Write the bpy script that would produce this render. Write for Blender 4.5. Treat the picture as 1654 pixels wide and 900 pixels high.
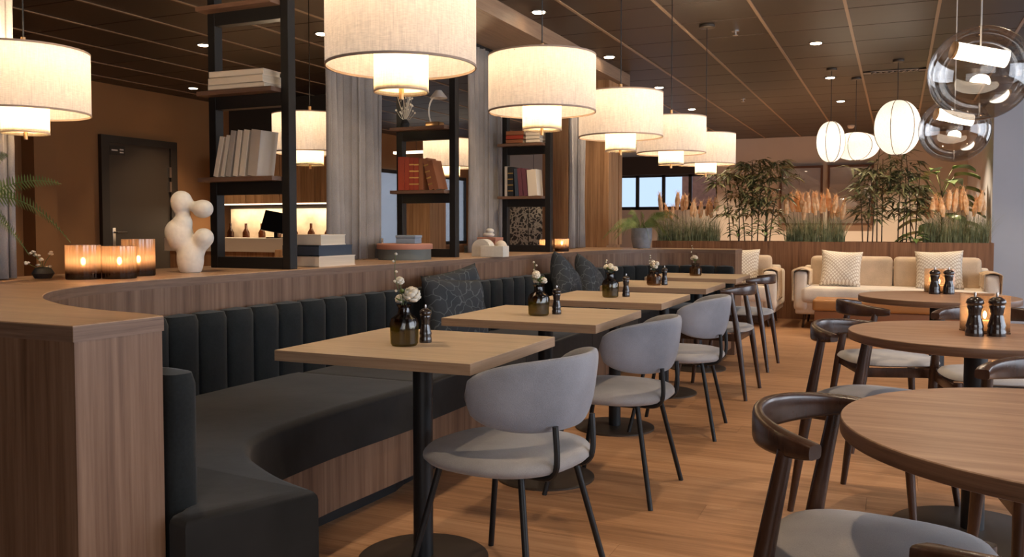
import bpy, bmesh, math, random
from mathutils import Vector, Matrix
PI = math.pi
R = math.radians
random.seed(7)
for o in list(bpy.data.objects):
    bpy.data.objects.remove(o)
SC = bpy.context.scene
COL = SC.collection

# ---------------------------------------------------------------- camera
PITCH = R(2.4)
YAW = math.atan(623 / 1404.0 * math.cos(PITCH))
cd = bpy.data.cameras.new('camera')
cam = bpy.data.objects.new('camera', cd)
COL.objects.link(cam)
cam.location = (0, 0, 1.15)
cam.rotation_euler = (PI / 2 - PITCH, 0, YAW)
cd.sensor_width = 36
cd.sensor_fit = 'HORIZONTAL'
cd.lens = 1404.0 / 1654.0 * 36
cd.shift_y = -26 / 1654.0
cd.clip_start = 0.05
SC.camera = cam

# ---------------------------------------------------------------- world and exposure
SC.view_settings.view_transform = 'Standard'
SC.view_settings.look = 'None'
SC.view_settings.gamma = 1
SC.view_settings.exposure = 1.12
w = bpy.data.worlds.new('world')
SC.world = w
w.use_nodes = True
wb = w.node_tree.nodes['Background']
wb.inputs[0].default_value = (0.62, 0.78, 1.0, 1)
wb.inputs[1].default_value = 0.6


def area_light(name, loc, rot, sx, sy, power, color):
    l = bpy.data.lights.new(name, 'AREA')
    l.shape = 'RECTANGLE'
    l.size = sx
    l.size_y = sy
    l.energy = power
    l.color = color
    o = bpy.data.objects.new(name, l)
    o.location = loc
    o.rotation_euler = rot
    COL.objects.link(o)
    return o


def point_light(name, loc, power, color, rad=0.03):
    l = bpy.data.lights.new(name, 'POINT')
    l.energy = power
    l.color = color
    l.shadow_soft_size = rad
    o = bpy.data.objects.new(name, l)
    o.location = loc
    COL.objects.link(o)
    return o


def spot_light(name, loc, power, color, ang=80, blend=0.6, rad=0.03):
    l = bpy.data.lights.new(name, 'SPOT')
    l.energy = power
    l.color = color
    l.spot_size = R(ang)
    l.spot_blend = blend
    l.shadow_soft_size = rad
    o = bpy.data.objects.new(name, l)
    o.location = loc
    COL.objects.link(o)
    return o


DAY = (0.84, 0.90, 1.0)
WARM = (1.0, 0.78, 0.52)
# daylight through the tall windows on the right and behind the camera
area_light('window_light_right', (4.25, 3.2, 1.45), (0, R(90), 0), 2.1, 5.2, 85, DAY)
area_light('window_light_far_right', (4.25, 8.6, 1.45), (0, R(90), 0), 2.1, 2.6, 40, DAY)
area_light('window_light_behind', (1.6, -2.75, 1.5), (R(90), 0, 0), 3.4, 2.0, 24, (1.0, 0.93, 0.84))


# ---------------------------------------------------------------- materials
def new_mat(name):
    m = bpy.data.materials.new(name)
    m.use_nodes = True
    return m, m.node_tree.nodes, m.node_tree.links, m.node_tree.nodes['Principled BSDF']


def setp(b, **k):
    names = dict(rough='Roughness', metal='Metallic', spec='Specular IOR Level', sheen='Sheen Weight', coat='Coat Weight',
                 trans='Transmission Weight', ior='IOR', alpha='Alpha', emis='Emission Strength', coatr='Coat Roughness')
    for a, v in k.items():
        b.inputs[names[a]].default_value = v


def plain(name, col, rough=0.5, metal=0.0, spec=0.5, var=0.0, scale=20, bump=0.0, sheen=0.0, coat=0.0):
    m, n, l, b = new_mat(name)
    b.inputs['Base Color'].default_value = (*col, 1)
    setp(b, rough=rough, metal=metal, spec=spec, sheen=sheen, coat=coat)
    if var or bump:
        tc = n.new('ShaderNodeTexCoord')
        no = n.new('ShaderNodeTexNoise')
        no.inputs['Scale'].default_value = scale
        no.inputs['Detail'].default_value = 6
        l.new(tc.outputs['Object'], no.inputs['Vector'])
        if var:
            cr = n.new('ShaderNodeValToRGB')
            cr.color_ramp.elements[0].position = 0.3
            cr.color_ramp.elements[1].position = 0.7
            cr.color_ramp.elements[0].color = (*[c * (1 - var) for c in col], 1)
            cr.color_ramp.elements[1].color = (*[min(1, c * (1 + var)) for c in col], 1)
            l.new(no.outputs['Fac'], cr.inputs['Fac'])
            l.new(cr.outputs['Color'], b.inputs['Base Color'])
        if bump:
            bp = n.new('ShaderNodeBump')
            bp.inputs['Strength'].default_value = bump
            bp.inputs['Distance'].default_value = 0.01
            l.new(no.outputs['Fac'], bp.inputs['Height'])
            l.new(bp.outputs['Normal'], b.inputs['Normal'])
    return m


def wood(name, cols, scale, rough=0.45, spec=0.4, fine=3.0, bump=0.06, rnd=0.0, dist=0.3, lo=0.3, hi=0.7):
    """cols: list of colours dark to light; scale: stretched noise scale, small along the grain"""
    m, n, l, b = new_mat(name)
    tc = n.new('ShaderNodeTexCoord')
    mp = n.new('ShaderNodeMapping')
    mp.inputs['Scale'].default_value = scale
    src = tc.outputs['Object']
    if rnd:
        oi = n.new('ShaderNodeObjectInfo')
        ad = n.new('ShaderNodeVectorMath')
        ad.operation = 'MULTIPLY_ADD'
        cx = n.new('ShaderNodeCombineXYZ')
        for i in range(3):
            l.new(oi.outputs['Random'], cx.inputs[i])
        l.new(cx.outputs[0], ad.inputs[0])
        ad.inputs[1].default_value = (7.3, 5.1, 3.7)
        l.new(src, ad.inputs[2])
        src = ad.outputs[0]
    l.new(src, mp.inputs['Vector'])
    n1 = n.new('ShaderNodeTexNoise')
    n1.inputs['Scale'].default_value = 1
    n1.inputs['Detail'].default_value = 3
    n1.inputs['Distortion'].default_value = dist
    n2 = n.new('ShaderNodeTexNoise')
    n2.inputs['Scale'].default_value = fine
    n2.inputs['Detail'].default_value = 8
    n2.inputs['Roughness'].default_value = 0.7
    l.new(mp.outputs[0], n1.inputs['Vector'])
    l.new(mp.outputs[0], n2.inputs['Vector'])
    mx = n.new('ShaderNodeMath')
    mx.operation = 'MULTIPLY_ADD'
    l.new(n2.outputs['Fac'], mx.inputs[0])
    mx.inputs[1].default_value = 0.5
    m2 = n.new('ShaderNodeMath')
    m2.operation = 'MULTIPLY'
    l.new(n1.outputs['Fac'], m2.inputs[0])
    m2.inputs[1].default_value = 0.5
    l.new(m2.outputs[0], mx.inputs[2])
    fac = mx.outputs[0]
    if rnd:
        m3 = n.new('ShaderNodeMath')
        m3.operation = 'MULTIPLY_ADD'
        l.new(oi.outputs['Random'], m3.inputs[0])
        m3.inputs[1].default_value = rnd
        m4 = n.new('ShaderNodeMath')
        m4.operation = 'SUBTRACT'
        l.new(fac, m4.inputs[0])
        m4.inputs[1].default_value = rnd / 2
        l.new(m4.outputs[0], m3.inputs[2])
        fac = m3.outputs[0]
    cr = n.new('ShaderNodeValToRGB')
    el = cr.color_ramp.elements
    el[0].position = lo
    el[1].position = hi
    el[0].color = (*cols[0], 1)
    el[1].color = (*cols[-1], 1)
    for i, c in enumerate(cols[1:-1]):
        e = el.new(lo + (hi - lo) * (i + 1) / (len(cols) - 1))
        e.color = (*c, 1)
    l.new(fac, cr.inputs['Fac'])
    l.new(cr.outputs['Color'], b.inputs['Base Color'])
    if bump:
        bp = n.new('ShaderNodeBump')
        bp.inputs['Strength'].default_value = bump
        bp.inputs['Distance'].default_value = 0.004
        l.new(n2.outputs['Fac'], bp.inputs['Height'])
        l.new(bp.outputs['Normal'], b.inputs['Normal'])
    setp(b, rough=rough, spec=spec)
    return m


def fabric(name, col, scale=900, var=0.25, sheen=0.3, rough=0.95, bump=0.25):
    m, n, l, b = new_mat(name)
    tc = n.new('ShaderNodeTexCoord')
    a2 = n.new('ShaderNodeTexNoise')
    a2.inputs['Scale'].default_value = scale / 4
    a2.inputs['Detail'].default_value = 2
    l.new(tc.outputs['Object'], a2.inputs['Vector'])
    no = n.new('ShaderNodeTexNoise')
    no.inputs['Scale'].default_value = 6
    no.inputs['Detail'].default_value = 4
    l.new(tc.outputs['Object'], no.inputs['Vector'])
    a3 = n.new('ShaderNodeMath')
    a3.operation = 'MULTIPLY_ADD'
    l.new(a2.outputs['Fac'], a3.inputs[0])
    a3.inputs[1].default_value = 0.5
    l.new(no.outputs['Fac'], a3.inputs[2])
    cr = n.new('ShaderNodeValToRGB')
    cr.color_ramp.elements[0].position = 0.5
    cr.color_ramp.elements[1].position = 1.05 if False else 1.0
    cr.color_ramp.elements[0].color = (*[c * (1 - var) for c in col], 1)
    cr.color_ramp.elements[1].color = (*[min(1, c * (1 + var)) for c in col], 1)
    l.new(a3.outputs[0], cr.inputs['Fac'])
    l.new(cr.outputs['Color'], b.inputs['Base Color'])
    bp = n.new('ShaderNodeBump')
    bp.inputs['Strength'].default_value = bump
    bp.inputs['Distance'].default_value = 0.002
    l.new(a2.outputs['Fac'], bp.inputs['Height'])
    l.new(bp.outputs['Normal'], b.inputs['Normal'])
    setp(b, rough=rough, sheen=sheen, spec=0.2)
    return m


def emis(name, col, strength):
    m, n, l, b = new_mat(name)
    b.inputs['Base Color'].default_value = (*[min(1, c) for c in col], 1)
    b.inputs['Emission Color'].default_value = (*col, 1)
    setp(b, emis=strength)
    return m


def shade_mat(name, col, em=0.0):
    m, n, l, b = new_mat(name)
    out = n['Material Output']
    tc = n.new('ShaderNodeTexCoord')
    mp = n.new('ShaderNodeMapping')
    mp.inputs['Scale'].default_value = (60, 60, 340)
    no = n.new('ShaderNodeTexNoise')
    no.inputs['Scale'].default_value = 1
    no.inputs['Detail'].default_value = 3
    mp2 = n.new('ShaderNodeMapping')
    mp2.inputs['Scale'].default_value = (260, 260, 18)
    no2 = n.new('ShaderNodeTexNoise')
    no2.inputs['Scale'].default_value = 1
    l.new(tc.outputs['Object'], mp.inputs['Vector'])
    l.new(tc.outputs['Object'], mp2.inputs['Vector'])
    l.new(mp.outputs[0], no.inputs['Vector'])
    l.new(mp2.outputs[0], no2.inputs['Vector'])
    ad = n.new('ShaderNodeMath')
    ad.operation = 'ADD'
    l.new(no.outputs['Fac'], ad.inputs[0])
    l.new(no2.outputs['Fac'], ad.inputs[1])
    cr = n.new('ShaderNodeValToRGB')
    cr.color_ramp.elements[0].position = 0.35
    cr.color_ramp.elements[1].position = 0.75
    cr.color_ramp.elements[0].color = (*[c * 0.70 for c in col], 1)
    cr.color_ramp.elements[1].color = (*col, 1)
    ml = n.new('ShaderNodeMath')
    ml.operation = 'MULTIPLY'
    ml.inputs[1].default_value = 0.5
    l.new(ad.outputs[0], ml.inputs[0])
    l.new(ml.outputs[0], cr.inputs['Fac'])
    df = n.new('ShaderNodeBsdfDiffuse')
    tr = n.new('ShaderNodeBsdfTranslucent')
    l.new(cr.outputs['Color'], df.inputs['Color'])
    l.new(cr.outputs['Color'], tr.inputs['Color'])
    mx = n.new('ShaderNodeMixShader')
    mx.inputs[0].default_value = 0.55
    l.new(df.outputs[0], mx.inputs[1])
    l.new(tr.outputs[0], mx.inputs[2])
    if em:
        e = n.new('ShaderNodeEmission')
        e.inputs['Strength'].default_value = em
        l.new(cr.outputs['Color'], e.inputs['Color'])
        a = n.new('ShaderNodeAddShader')
        l.new(mx.outputs[0], a.inputs[0])
        l.new(e.outputs[0], a.inputs[1])
        l.new(a.outputs[0], out.inputs['Surface'])
    else:
        l.new(mx.outputs[0], out.inputs['Surface'])
    return m


def thin_glass(name, tint=(0.9, 0.88, 0.85), refl=1.0, rough=0.02, base=0.06):
    m, n, l, b = new_mat(name)
    out = n['Material Output']
    t = n.new('ShaderNodeBsdfTransparent')
    t.inputs['Color'].default_value = (*tint, 1)
    g = n.new('ShaderNodeBsdfGlossy')
    g.inputs['Roughness'].default_value = rough
    f = n.new('ShaderNodeLayerWeight')
    f.inputs['Blend'].default_value = 0.35
    mu = n.new('ShaderNodeMath')
    mu.operation = 'MULTIPLY_ADD'
    mu.use_clamp = True
    l.new(f.outputs['Fresnel'], mu.inputs[0])
    mu.inputs[1].default_value = refl
    mu.inputs[2].default_value = base
    mx = n.new('ShaderNodeMixShader')
    l.new(mu.outputs[0], mx.inputs[0])
    l.new(t.outputs[0], mx.inputs[1])
    l.new(g.outputs[0], mx.inputs[2])
    l.new(mx.outputs[0], out.inputs['Surface'])
    return m


def frosted(name, col, dark, z0, z1, tl=0.5):
    """smoked glass, colour ramps from dark at z0 to col at z1"""
    m, n, l, b = new_mat(name)
    out = n['Material Output']
    tc = n.new('ShaderNodeTexCoord')
    sp = n.new('ShaderNodeSeparateXYZ')
    l.new(tc.outputs['Object'], sp.inputs[0])
    mr = n.new('ShaderNodeMapRange')
    mr.inputs['From Min'].default_value = z0
    mr.inputs['From Max'].default_value = z1
    l.new(sp.outputs['Z'], mr.inputs['Value'])
    cr = n.new('ShaderNodeValToRGB')
    cr.color_ramp.elements[0].color = (*dark, 1)
    cr.color_ramp.elements[1].color = (*col, 1)
    l.new(mr.outputs[0], cr.inputs['Fac'])
    t = n.new('ShaderNodeBsdfTransparent')
    tr = n.new('ShaderNodeBsdfTranslucent')
    l.new(cr.outputs['Color'], t.inputs['Color'])
    l.new(cr.outputs['Color'], tr.inputs['Color'])
    g = n.new('ShaderNodeBsdfGlossy')
    g.inputs['Roughness'].default_value = 0.12
    m1 = n.new('ShaderNodeMixShader')
    m1.inputs[0].default_value = tl
    l.new(t.outputs[0], m1.inputs[1])
    l.new(tr.outputs[0], m1.inputs[2])
    m2 = n.new('ShaderNodeMixShader')
    m2.inputs[0].default_value = 0.07
    l.new(m1.outputs[0], m2.inputs[1])
    l.new(g.outputs[0], m2.inputs[2])
    l.new(m2.outputs[0], out.inputs['Surface'])
    return m


def leaf_mat(name, c1, c2, rough=0.5, sc=9):
    m, n, l, b = new_mat(name)
    tc = n.new('ShaderNodeTexCoord')
    no = n.new('ShaderNodeTexNoise')
    no.inputs['Scale'].default_value = sc
    l.new(tc.outputs['Object'], no.inputs['Vector'])
    cr = n.new('ShaderNodeValToRGB')
    cr.color_ramp.elements[0].position = 0.35
    cr.color_ramp.elements[1].position = 0.65
    cr.color_ramp.elements[0].color = (*c1, 1)
    cr.color_ramp.elements[1].color = (*c2, 1)
    l.new(no.outputs['Fac'], cr.inputs['Fac'])
    l.new(cr.outputs['Color'], b.inputs['Base Color'])
    setp(b, rough=rough, spec=0.3)
    return m


M = {}
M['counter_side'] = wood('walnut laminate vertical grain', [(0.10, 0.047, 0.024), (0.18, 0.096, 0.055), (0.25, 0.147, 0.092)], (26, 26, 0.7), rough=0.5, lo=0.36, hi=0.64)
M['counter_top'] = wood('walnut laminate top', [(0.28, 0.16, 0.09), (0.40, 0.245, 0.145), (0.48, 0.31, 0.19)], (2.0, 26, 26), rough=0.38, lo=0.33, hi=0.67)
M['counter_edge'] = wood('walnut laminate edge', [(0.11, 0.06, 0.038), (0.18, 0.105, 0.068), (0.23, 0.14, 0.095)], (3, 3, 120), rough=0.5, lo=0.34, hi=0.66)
M['planter_wood'] = wood('warm walnut planter', [(0.11, 0.045, 0.02), (0.20, 0.09, 0.042), (0.27, 0.13, 0.065)], (30, 30, 0.8), rough=0.5, lo=0.36, hi=0.64)
M['portal_wood'] = wood('warm oak panelling', [(0.20, 0.095, 0.04), (0.34, 0.18, 0.085), (0.44, 0.25, 0.13)], (22, 22, 0.7), rough=0.5, lo=0.36, hi=0.64)
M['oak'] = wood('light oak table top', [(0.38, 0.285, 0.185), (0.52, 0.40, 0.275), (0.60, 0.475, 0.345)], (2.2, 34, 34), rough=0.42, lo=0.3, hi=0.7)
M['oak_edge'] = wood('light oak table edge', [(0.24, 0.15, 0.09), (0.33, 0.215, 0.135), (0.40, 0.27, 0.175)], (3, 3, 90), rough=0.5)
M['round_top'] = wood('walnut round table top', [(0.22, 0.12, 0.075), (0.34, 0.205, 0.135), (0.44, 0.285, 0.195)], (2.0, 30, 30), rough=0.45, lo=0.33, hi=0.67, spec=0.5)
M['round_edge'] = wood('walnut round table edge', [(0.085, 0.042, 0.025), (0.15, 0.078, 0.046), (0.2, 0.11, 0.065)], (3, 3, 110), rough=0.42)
M['floor'] = wood('oak strip floor', [(0.23, 0.11, 0.05), (0.40, 0.21, 0.105), (0.54, 0.315, 0.175)], (1.6, 34, 34), rough=0.42, spec=0.45, rnd=0.10, lo=0.3, hi=0.7, fine=2.5)
M['chair_wood'] = wood('dark stained ash', [(0.022, 0.009, 0.005), (0.045, 0.019, 0.011), (0.075, 0.033, 0.019)], (14, 14, 3), rough=0.27, spec=0.6)
M['shelf_wood'] = wood('shelf walnut', [(0.10, 0.05, 0.03), (0.17, 0.09, 0.055), (0.21, 0.12, 0.075)], (3, 40, 40), rough=0.5)
M['velvet'] = fabric('dark charcoal velvet', (0.0125, 0.0145, 0.0155), scale=500, var=0.35, sheen=0.12, bump=0.05)
M['velvet_seat'] = plain('dark charcoal velvet seat', (0.018, 0.0165, 0.0155), rough=0.9, spec=0.12, var=0.45, scale=3.5, bump=0.5, sheen=0.16)
M['blue_fabric'] = fabric('grey blue upholstery', (0.245, 0.25, 0.285), scale=1500, var=0.22, sheen=0.25)
M['blue_seat'] = fabric('grey blue seat upholstery', (0.33, 0.315, 0.32), scale=1500, var=0.2, sheen=0.25)
M['black_metal'] = plain('matt black metal', (0.010, 0.010, 0.011), rough=0.45, spec=0.4)
M['base_metal'] = plain('dark bronze base plate', (0.06, 0.045, 0.034), rough=0.38, metal=0.3)
M['frame_black'] = plain('black shelf steel', (0.011, 0.009, 0.008), rough=0.5, spec=0.35)
M['shade'] = shade_mat('linen lampshade', (0.94, 0.86, 0.77), em=0.10)
M['shade_inner'] = shade_mat('inner linen diffuser', (0.86, 0.80, 0.68))
M['shade_band'] = plain('linen shade trim', (0.42, 0.31, 0.24), rough=0.9)
M['silk'] = shade_mat('silk lantern', (0.98, 0.93, 0.86), em=0.13)
M['wire'] = plain('dark lantern wire', (0.12, 0.08, 0.06), rough=0.7)
M['bulb'] = emis('warm bulb', (1.0, 0.78, 0.5), 14)
M['downlight'] = emis('downlight lens', (1.0, 0.80, 0.55), 14)
M['tube_light'] = emis('frosted tube light', (1.0, 0.88, 0.72), 1.8)
M['candle_glow'] = emis('candle flame', (1.0, 0.66, 0.32), 26)
M['brass'] = plain('warm brass', (0.55, 0.33, 0.16), rough=0.3, metal=1)
M['steel'] = plain('brushed steel', (0.55, 0.52, 0.5), rough=0.3, metal=1)
M['ceiling'] = wood('dark ceiling tile', [(0.019, 0.011, 0.007), (0.027, 0.016, 0.010), (0.035, 0.021, 0.013)], (1.5, 14, 14), rough=0.42, spec=0.5, bump=0.02, rnd=0.05)
M['ceiling_bar'] = plain('ceiling grid bar', (0.30, 0.20, 0.13), rough=0.4, metal=0.3)
M['ceiling_line'] = plain('ceiling joint', (0.004, 0.003, 0.002), rough=0.8)
M['wall_brown'] = plain('terracotta brown wall', (0.27, 0.128, 0.047), rough=0.85, var=0.05, scale=2)
M['wall_beige'] = plain('warm beige wall', (0.52, 0.475, 0.43), rough=0.85, var=0.04, scale=2)
M['wall_grey'] = plain('cool grey wall', (0.47, 0.49, 0.55), rough=0.8, var=0.04, scale=2)
M['wall_dark'] = plain('dark wall', (0.03, 0.022, 0.017), rough=0.8)
M['bulkhead'] = wood('bulkhead wood', [(0.16, 0.10, 0.065), (0.23, 0.15, 0.10), (0.29, 0.19, 0.13)], (26, 1.5, 26), rough=0.55)
M['door'] = plain('dark olive brown door', (0.050, 0.033, 0.020), rough=0.6)
M['door_frame'] = plain('dark door frame', (0.028, 0.019, 0.012), rough=0.6)
M['curtain'] = fabric('grey linen curtain', (0.25, 0.222, 0.205), scale=700, var=0.15, sheen=0.2)
M['white_ceramic'] = plain('matt white ceramic', (0.66, 0.61, 0.53), rough=0.75, var=0.05, scale=60, bump=0.1)
M['cream'] = plain('cream paper', (0.74, 0.63, 0.50), rough=0.8)
M['paper'] = wood('page edges', [(0.55, 0.46, 0.35), (0.62, 0.53, 0.41), (0.68, 0.6, 0.48)], (2, 2, 400), rough=0.9, bump=0)
M['red'] = plain('red leather', (0.36, 0.045, 0.02), rough=0.5)
M['tan'] = plain('tan leather', (0.27, 0.095, 0.04), rough=0.5)
M['gold'] = plain('gilt band', (0.65, 0.42, 0.15), rough=0.35, metal=0.8)
M['navy'] = plain('navy cloth', (0.035, 0.05, 0.075), rough=0.7)
M['plum'] = plain('plum cloth', (0.13, 0.035, 0.05), rough=0.7)
M['black_cloth'] = plain('black book cloth', (0.012, 0.012, 0.014), rough=0.6)
M['coral'] = plain('dusty coral', (0.45, 0.20, 0.13), rough=0.7)
M['sage'] = plain('grey sage', (0.12, 0.13, 0.12), rough=0.7)
M['dusty_blue'] = plain('dusty blue', (0.22, 0.27, 0.33), rough=0.7)
M['book_grey'] = plain('grey book cover', (0.47, 0.40, 0.33), rough=0.8)
M['sofa'] = fabric('cream sofa fabric', (0.72, 0.62, 0.51), scale=500, var=0.12, sheen=0.3)
M['sofa_back'] = fabric('beige sofa back', (0.56, 0.43, 0.31), scale=500, var=0.14, sheen=0.3)
M['throw'] = fabric('knitted beige throw', (0.52, 0.37, 0.23), scale=260, var=0.25, sheen=0.3, bump=0.5)
M['cognac'] = plain('cognac leather', (0.36, 0.15, 0.04), rough=0.42, var=0.1, scale=6)
M['cognac_dark'] = plain('cognac leather base', (0.21, 0.075, 0.025), rough=0.5)
M['glass_globe'] = thin_glass('clear lamp glass', (0.97, 0.95, 0.93), refl=0.75, base=0.05)
M['glass_amber'] = frosted('brown to olive vase glass', (0.22, 0.11, 0.06), (0.60, 0.54, 0.26), .062, .085, .10)
M['glass_brown'] = frosted('smoked brown vase glass', (0.30, 0.17, 0.10), (0.62, 0.46, 0.30), .055, .085, .12)
M['water'] = thin_glass('vase water', (0.75, 0.72, 0.48), refl=0.2, base=0.02)
M['glass_candle'] = frosted('smoked amber glass', (0.74, 0.60, 0.48), (0.10, 0.05, 0.03), .02, .066, .42)
M['glass_lantern'] = frosted('square smoked glass', (0.86, 0.72, 0.58), (0.45, 0.36, 0.28), .01, .05, .22)
M['wax'] = emis('glowing wax', (1.0, 0.55, 0.25), .5)
M['petal'] = plain('white petal', (0.66, 0.60, 0.50), rough=0.7)
M['stem'] = plain('green stem', (0.10, 0.13, 0.045), rough=0.6)
M['mill'] = plain('dark turned wood mill', (0.020, 0.010, 0.007), rough=0.2, spec=0.6, coat=0.4)
M['fern'] = leaf_mat('fern green', (0.10, 0.15, 0.035), (0.27, 0.32, 0.11))
M['bamboo'] = leaf_mat('palm green', (0.055, 0.062, 0.025), (0.19, 0.18, 0.085))
M['cane'] = plain('palm cane', (0.075, 0.05, 0.028), rough=0.7)
M['grass'] = leaf_mat('grass green', (0.12, 0.14, 0.07), (0.32, 0.34, 0.19), sc=14)
M['plume'] = leaf_mat('pampas apricot', (0.78, 0.42, 0.20), (0.88, 0.60, 0.36), rough=0.95, sc=30)
M['big_leaf'] = leaf_mat('broad leaf green', (0.05, 0.09, 0.03), (0.17, 0.25, 0.08), rough=0.35)
M['soil'] = plain('potting soil', (0.02, 0.013, 0.009), rough=1)
M['pot_grey'] = plain('glazed grey blue pot', (0.19, 0.20, 0.22), rough=0.4, var=0.25, scale=18)
M['print'] = plain('art print paper', (0.80, 0.68, 0.58), rough=0.5)
M['frame_wood'] = plain('walnut frame', (0.085, 0.04, 0.022), rough=0.5)
M['window_glass'] = thin_glass('window pane', (0.95, 0.97, 1.0), refl=0.8, base=0.03)
M['screen'] = plain('dark screen', (0.008, 0.008, 0.010), rough=0.2)
M['lit_panel'] = emis('backlit splash panel', (1.0, 0.72, 0.45), 0.75)
M['led'] = emis('ceiling light strip', (1.0, 0.80, 0.58), 1.2)
M['vent'] = plain('vent metal', (0.22, 0.16, 0.12), rough=0.5)
M['mullion'] = plain('window frame dark', (0.02, 0.018, 0.016), rough=0.5)
M['brick_out'] = plain('red brick outside', (0.36, 0.14, 0.08), rough=0.9, var=0.2, scale=12)
M['white_plastic'] = plain('white plastic', (0.6, 0.55, 0.5), rough=0.5)


# ---- patterned materials
def pillow_pattern(name, base, line, scale):
    m, n, l, b = new_mat(name)
    tc = n.new('ShaderNodeTexCoord')
    w1 = n.new('ShaderNodeTexWave')
    w1.wave_type = 'BANDS'
    w1.bands_direction = 'DIAGONAL'
    w1.inputs['Scale'].default_value = scale
    w1.inputs['Distortion'].default_value = 0.4
    mp = n.new('ShaderNodeMapping')
    mp.inputs['Scale'].default_value = (-1, 1, 1)
    w2 = n.new('ShaderNodeTexWave')
    w2.bands_direction = 'DIAGONAL'
    w2.inputs['Scale'].default_value = scale
    l.new(tc.outputs['Object'], w1.inputs['Vector'])
    l.new(tc.outputs['Object'], mp.inputs['Vector'])
    l.new(mp.outputs[0], w2.inputs['Vector'])
    mm = n.new('ShaderNodeMath')
    mm.operation = 'MINIMUM'
    l.new(w1.outputs['Fac'], mm.inputs[0])
    l.new(w2.outputs['Fac'], mm.inputs[1])
    cr = n.new('ShaderNodeValToRGB')
    cr.color_ramp.elements[0].position = 0.12
    cr.color_ramp.elements[1].position = 0.24
    cr.color_ramp.elements[0].color = (*line, 1)
    cr.color_ramp.elements[1].color = (*base, 1)
    l.new(mm.outputs[0], cr.inputs['Fac'])
    l.new(cr.outputs['Color'], b.inputs['Base Color'])
    setp(b, rough=0.95, spec=0.15)
    return m


def vein_pattern(name, base, line, scale, width=0.05, rough=0.8):
    m, n, l, b = new_mat(name)
    tc = n.new('ShaderNodeTexCoord')
    no = n.new('ShaderNodeTexNoise')
    no.inputs['Scale'].default_value = scale * 0.6
    mxv = n.new('ShaderNodeMixRGB')
    mxv.inputs[0].default_value = 0.12
    l.new(tc.outputs['Object'], no.inputs['Vector'])
    l.new(tc.outputs['Object'], mxv.inputs[1])
    l.new(no.outputs['Color'], mxv.inputs[2])
    vo = n.new('ShaderNodeTexVoronoi')
    vo.feature = 'DISTANCE_TO_EDGE'
    vo.inputs['Scale'].default_value = scale
    l.new(mxv.outputs[0], vo.inputs['Vector'])
    cr = n.new('ShaderNodeValToRGB')
    cr.color_ramp.elements[0].position = width * 0.4
    cr.color_ramp.elements[1].position = width * 1.6
    cr.color_ramp.elements[0].color = (*line, 1)
    cr.color_ramp.elements[1].color = (*base, 1)
    l.new(vo.outputs['Distance'], cr.inputs['Fac'])
    l.new(cr.outputs['Color'], b.inputs['Base Color'])
    setp(b, rough=rough, spec=0.2)
    return m


M['white_pillow'] = pillow_pattern('white diamond cushion', (0.80, 0.74, 0.65), (0.50, 0.41, 0.32), 16)
M['dark_pillow'] = vein_pattern('dark printed cushion', (0.036, 0.041, 0.049), (0.10, 0.11, 0.12), 15, 0.025)
M['wallpaper'] = vein_pattern('black and white leaf wallpaper', (0.05, 0.045, 0.04), (0.42, 0.37, 0.30), 19, 0.11)
M['splash'] = plain('pale mottled splash panel', (0.52, 0.42, 0.31), rough=.5, var=.35, scale=5)


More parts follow.
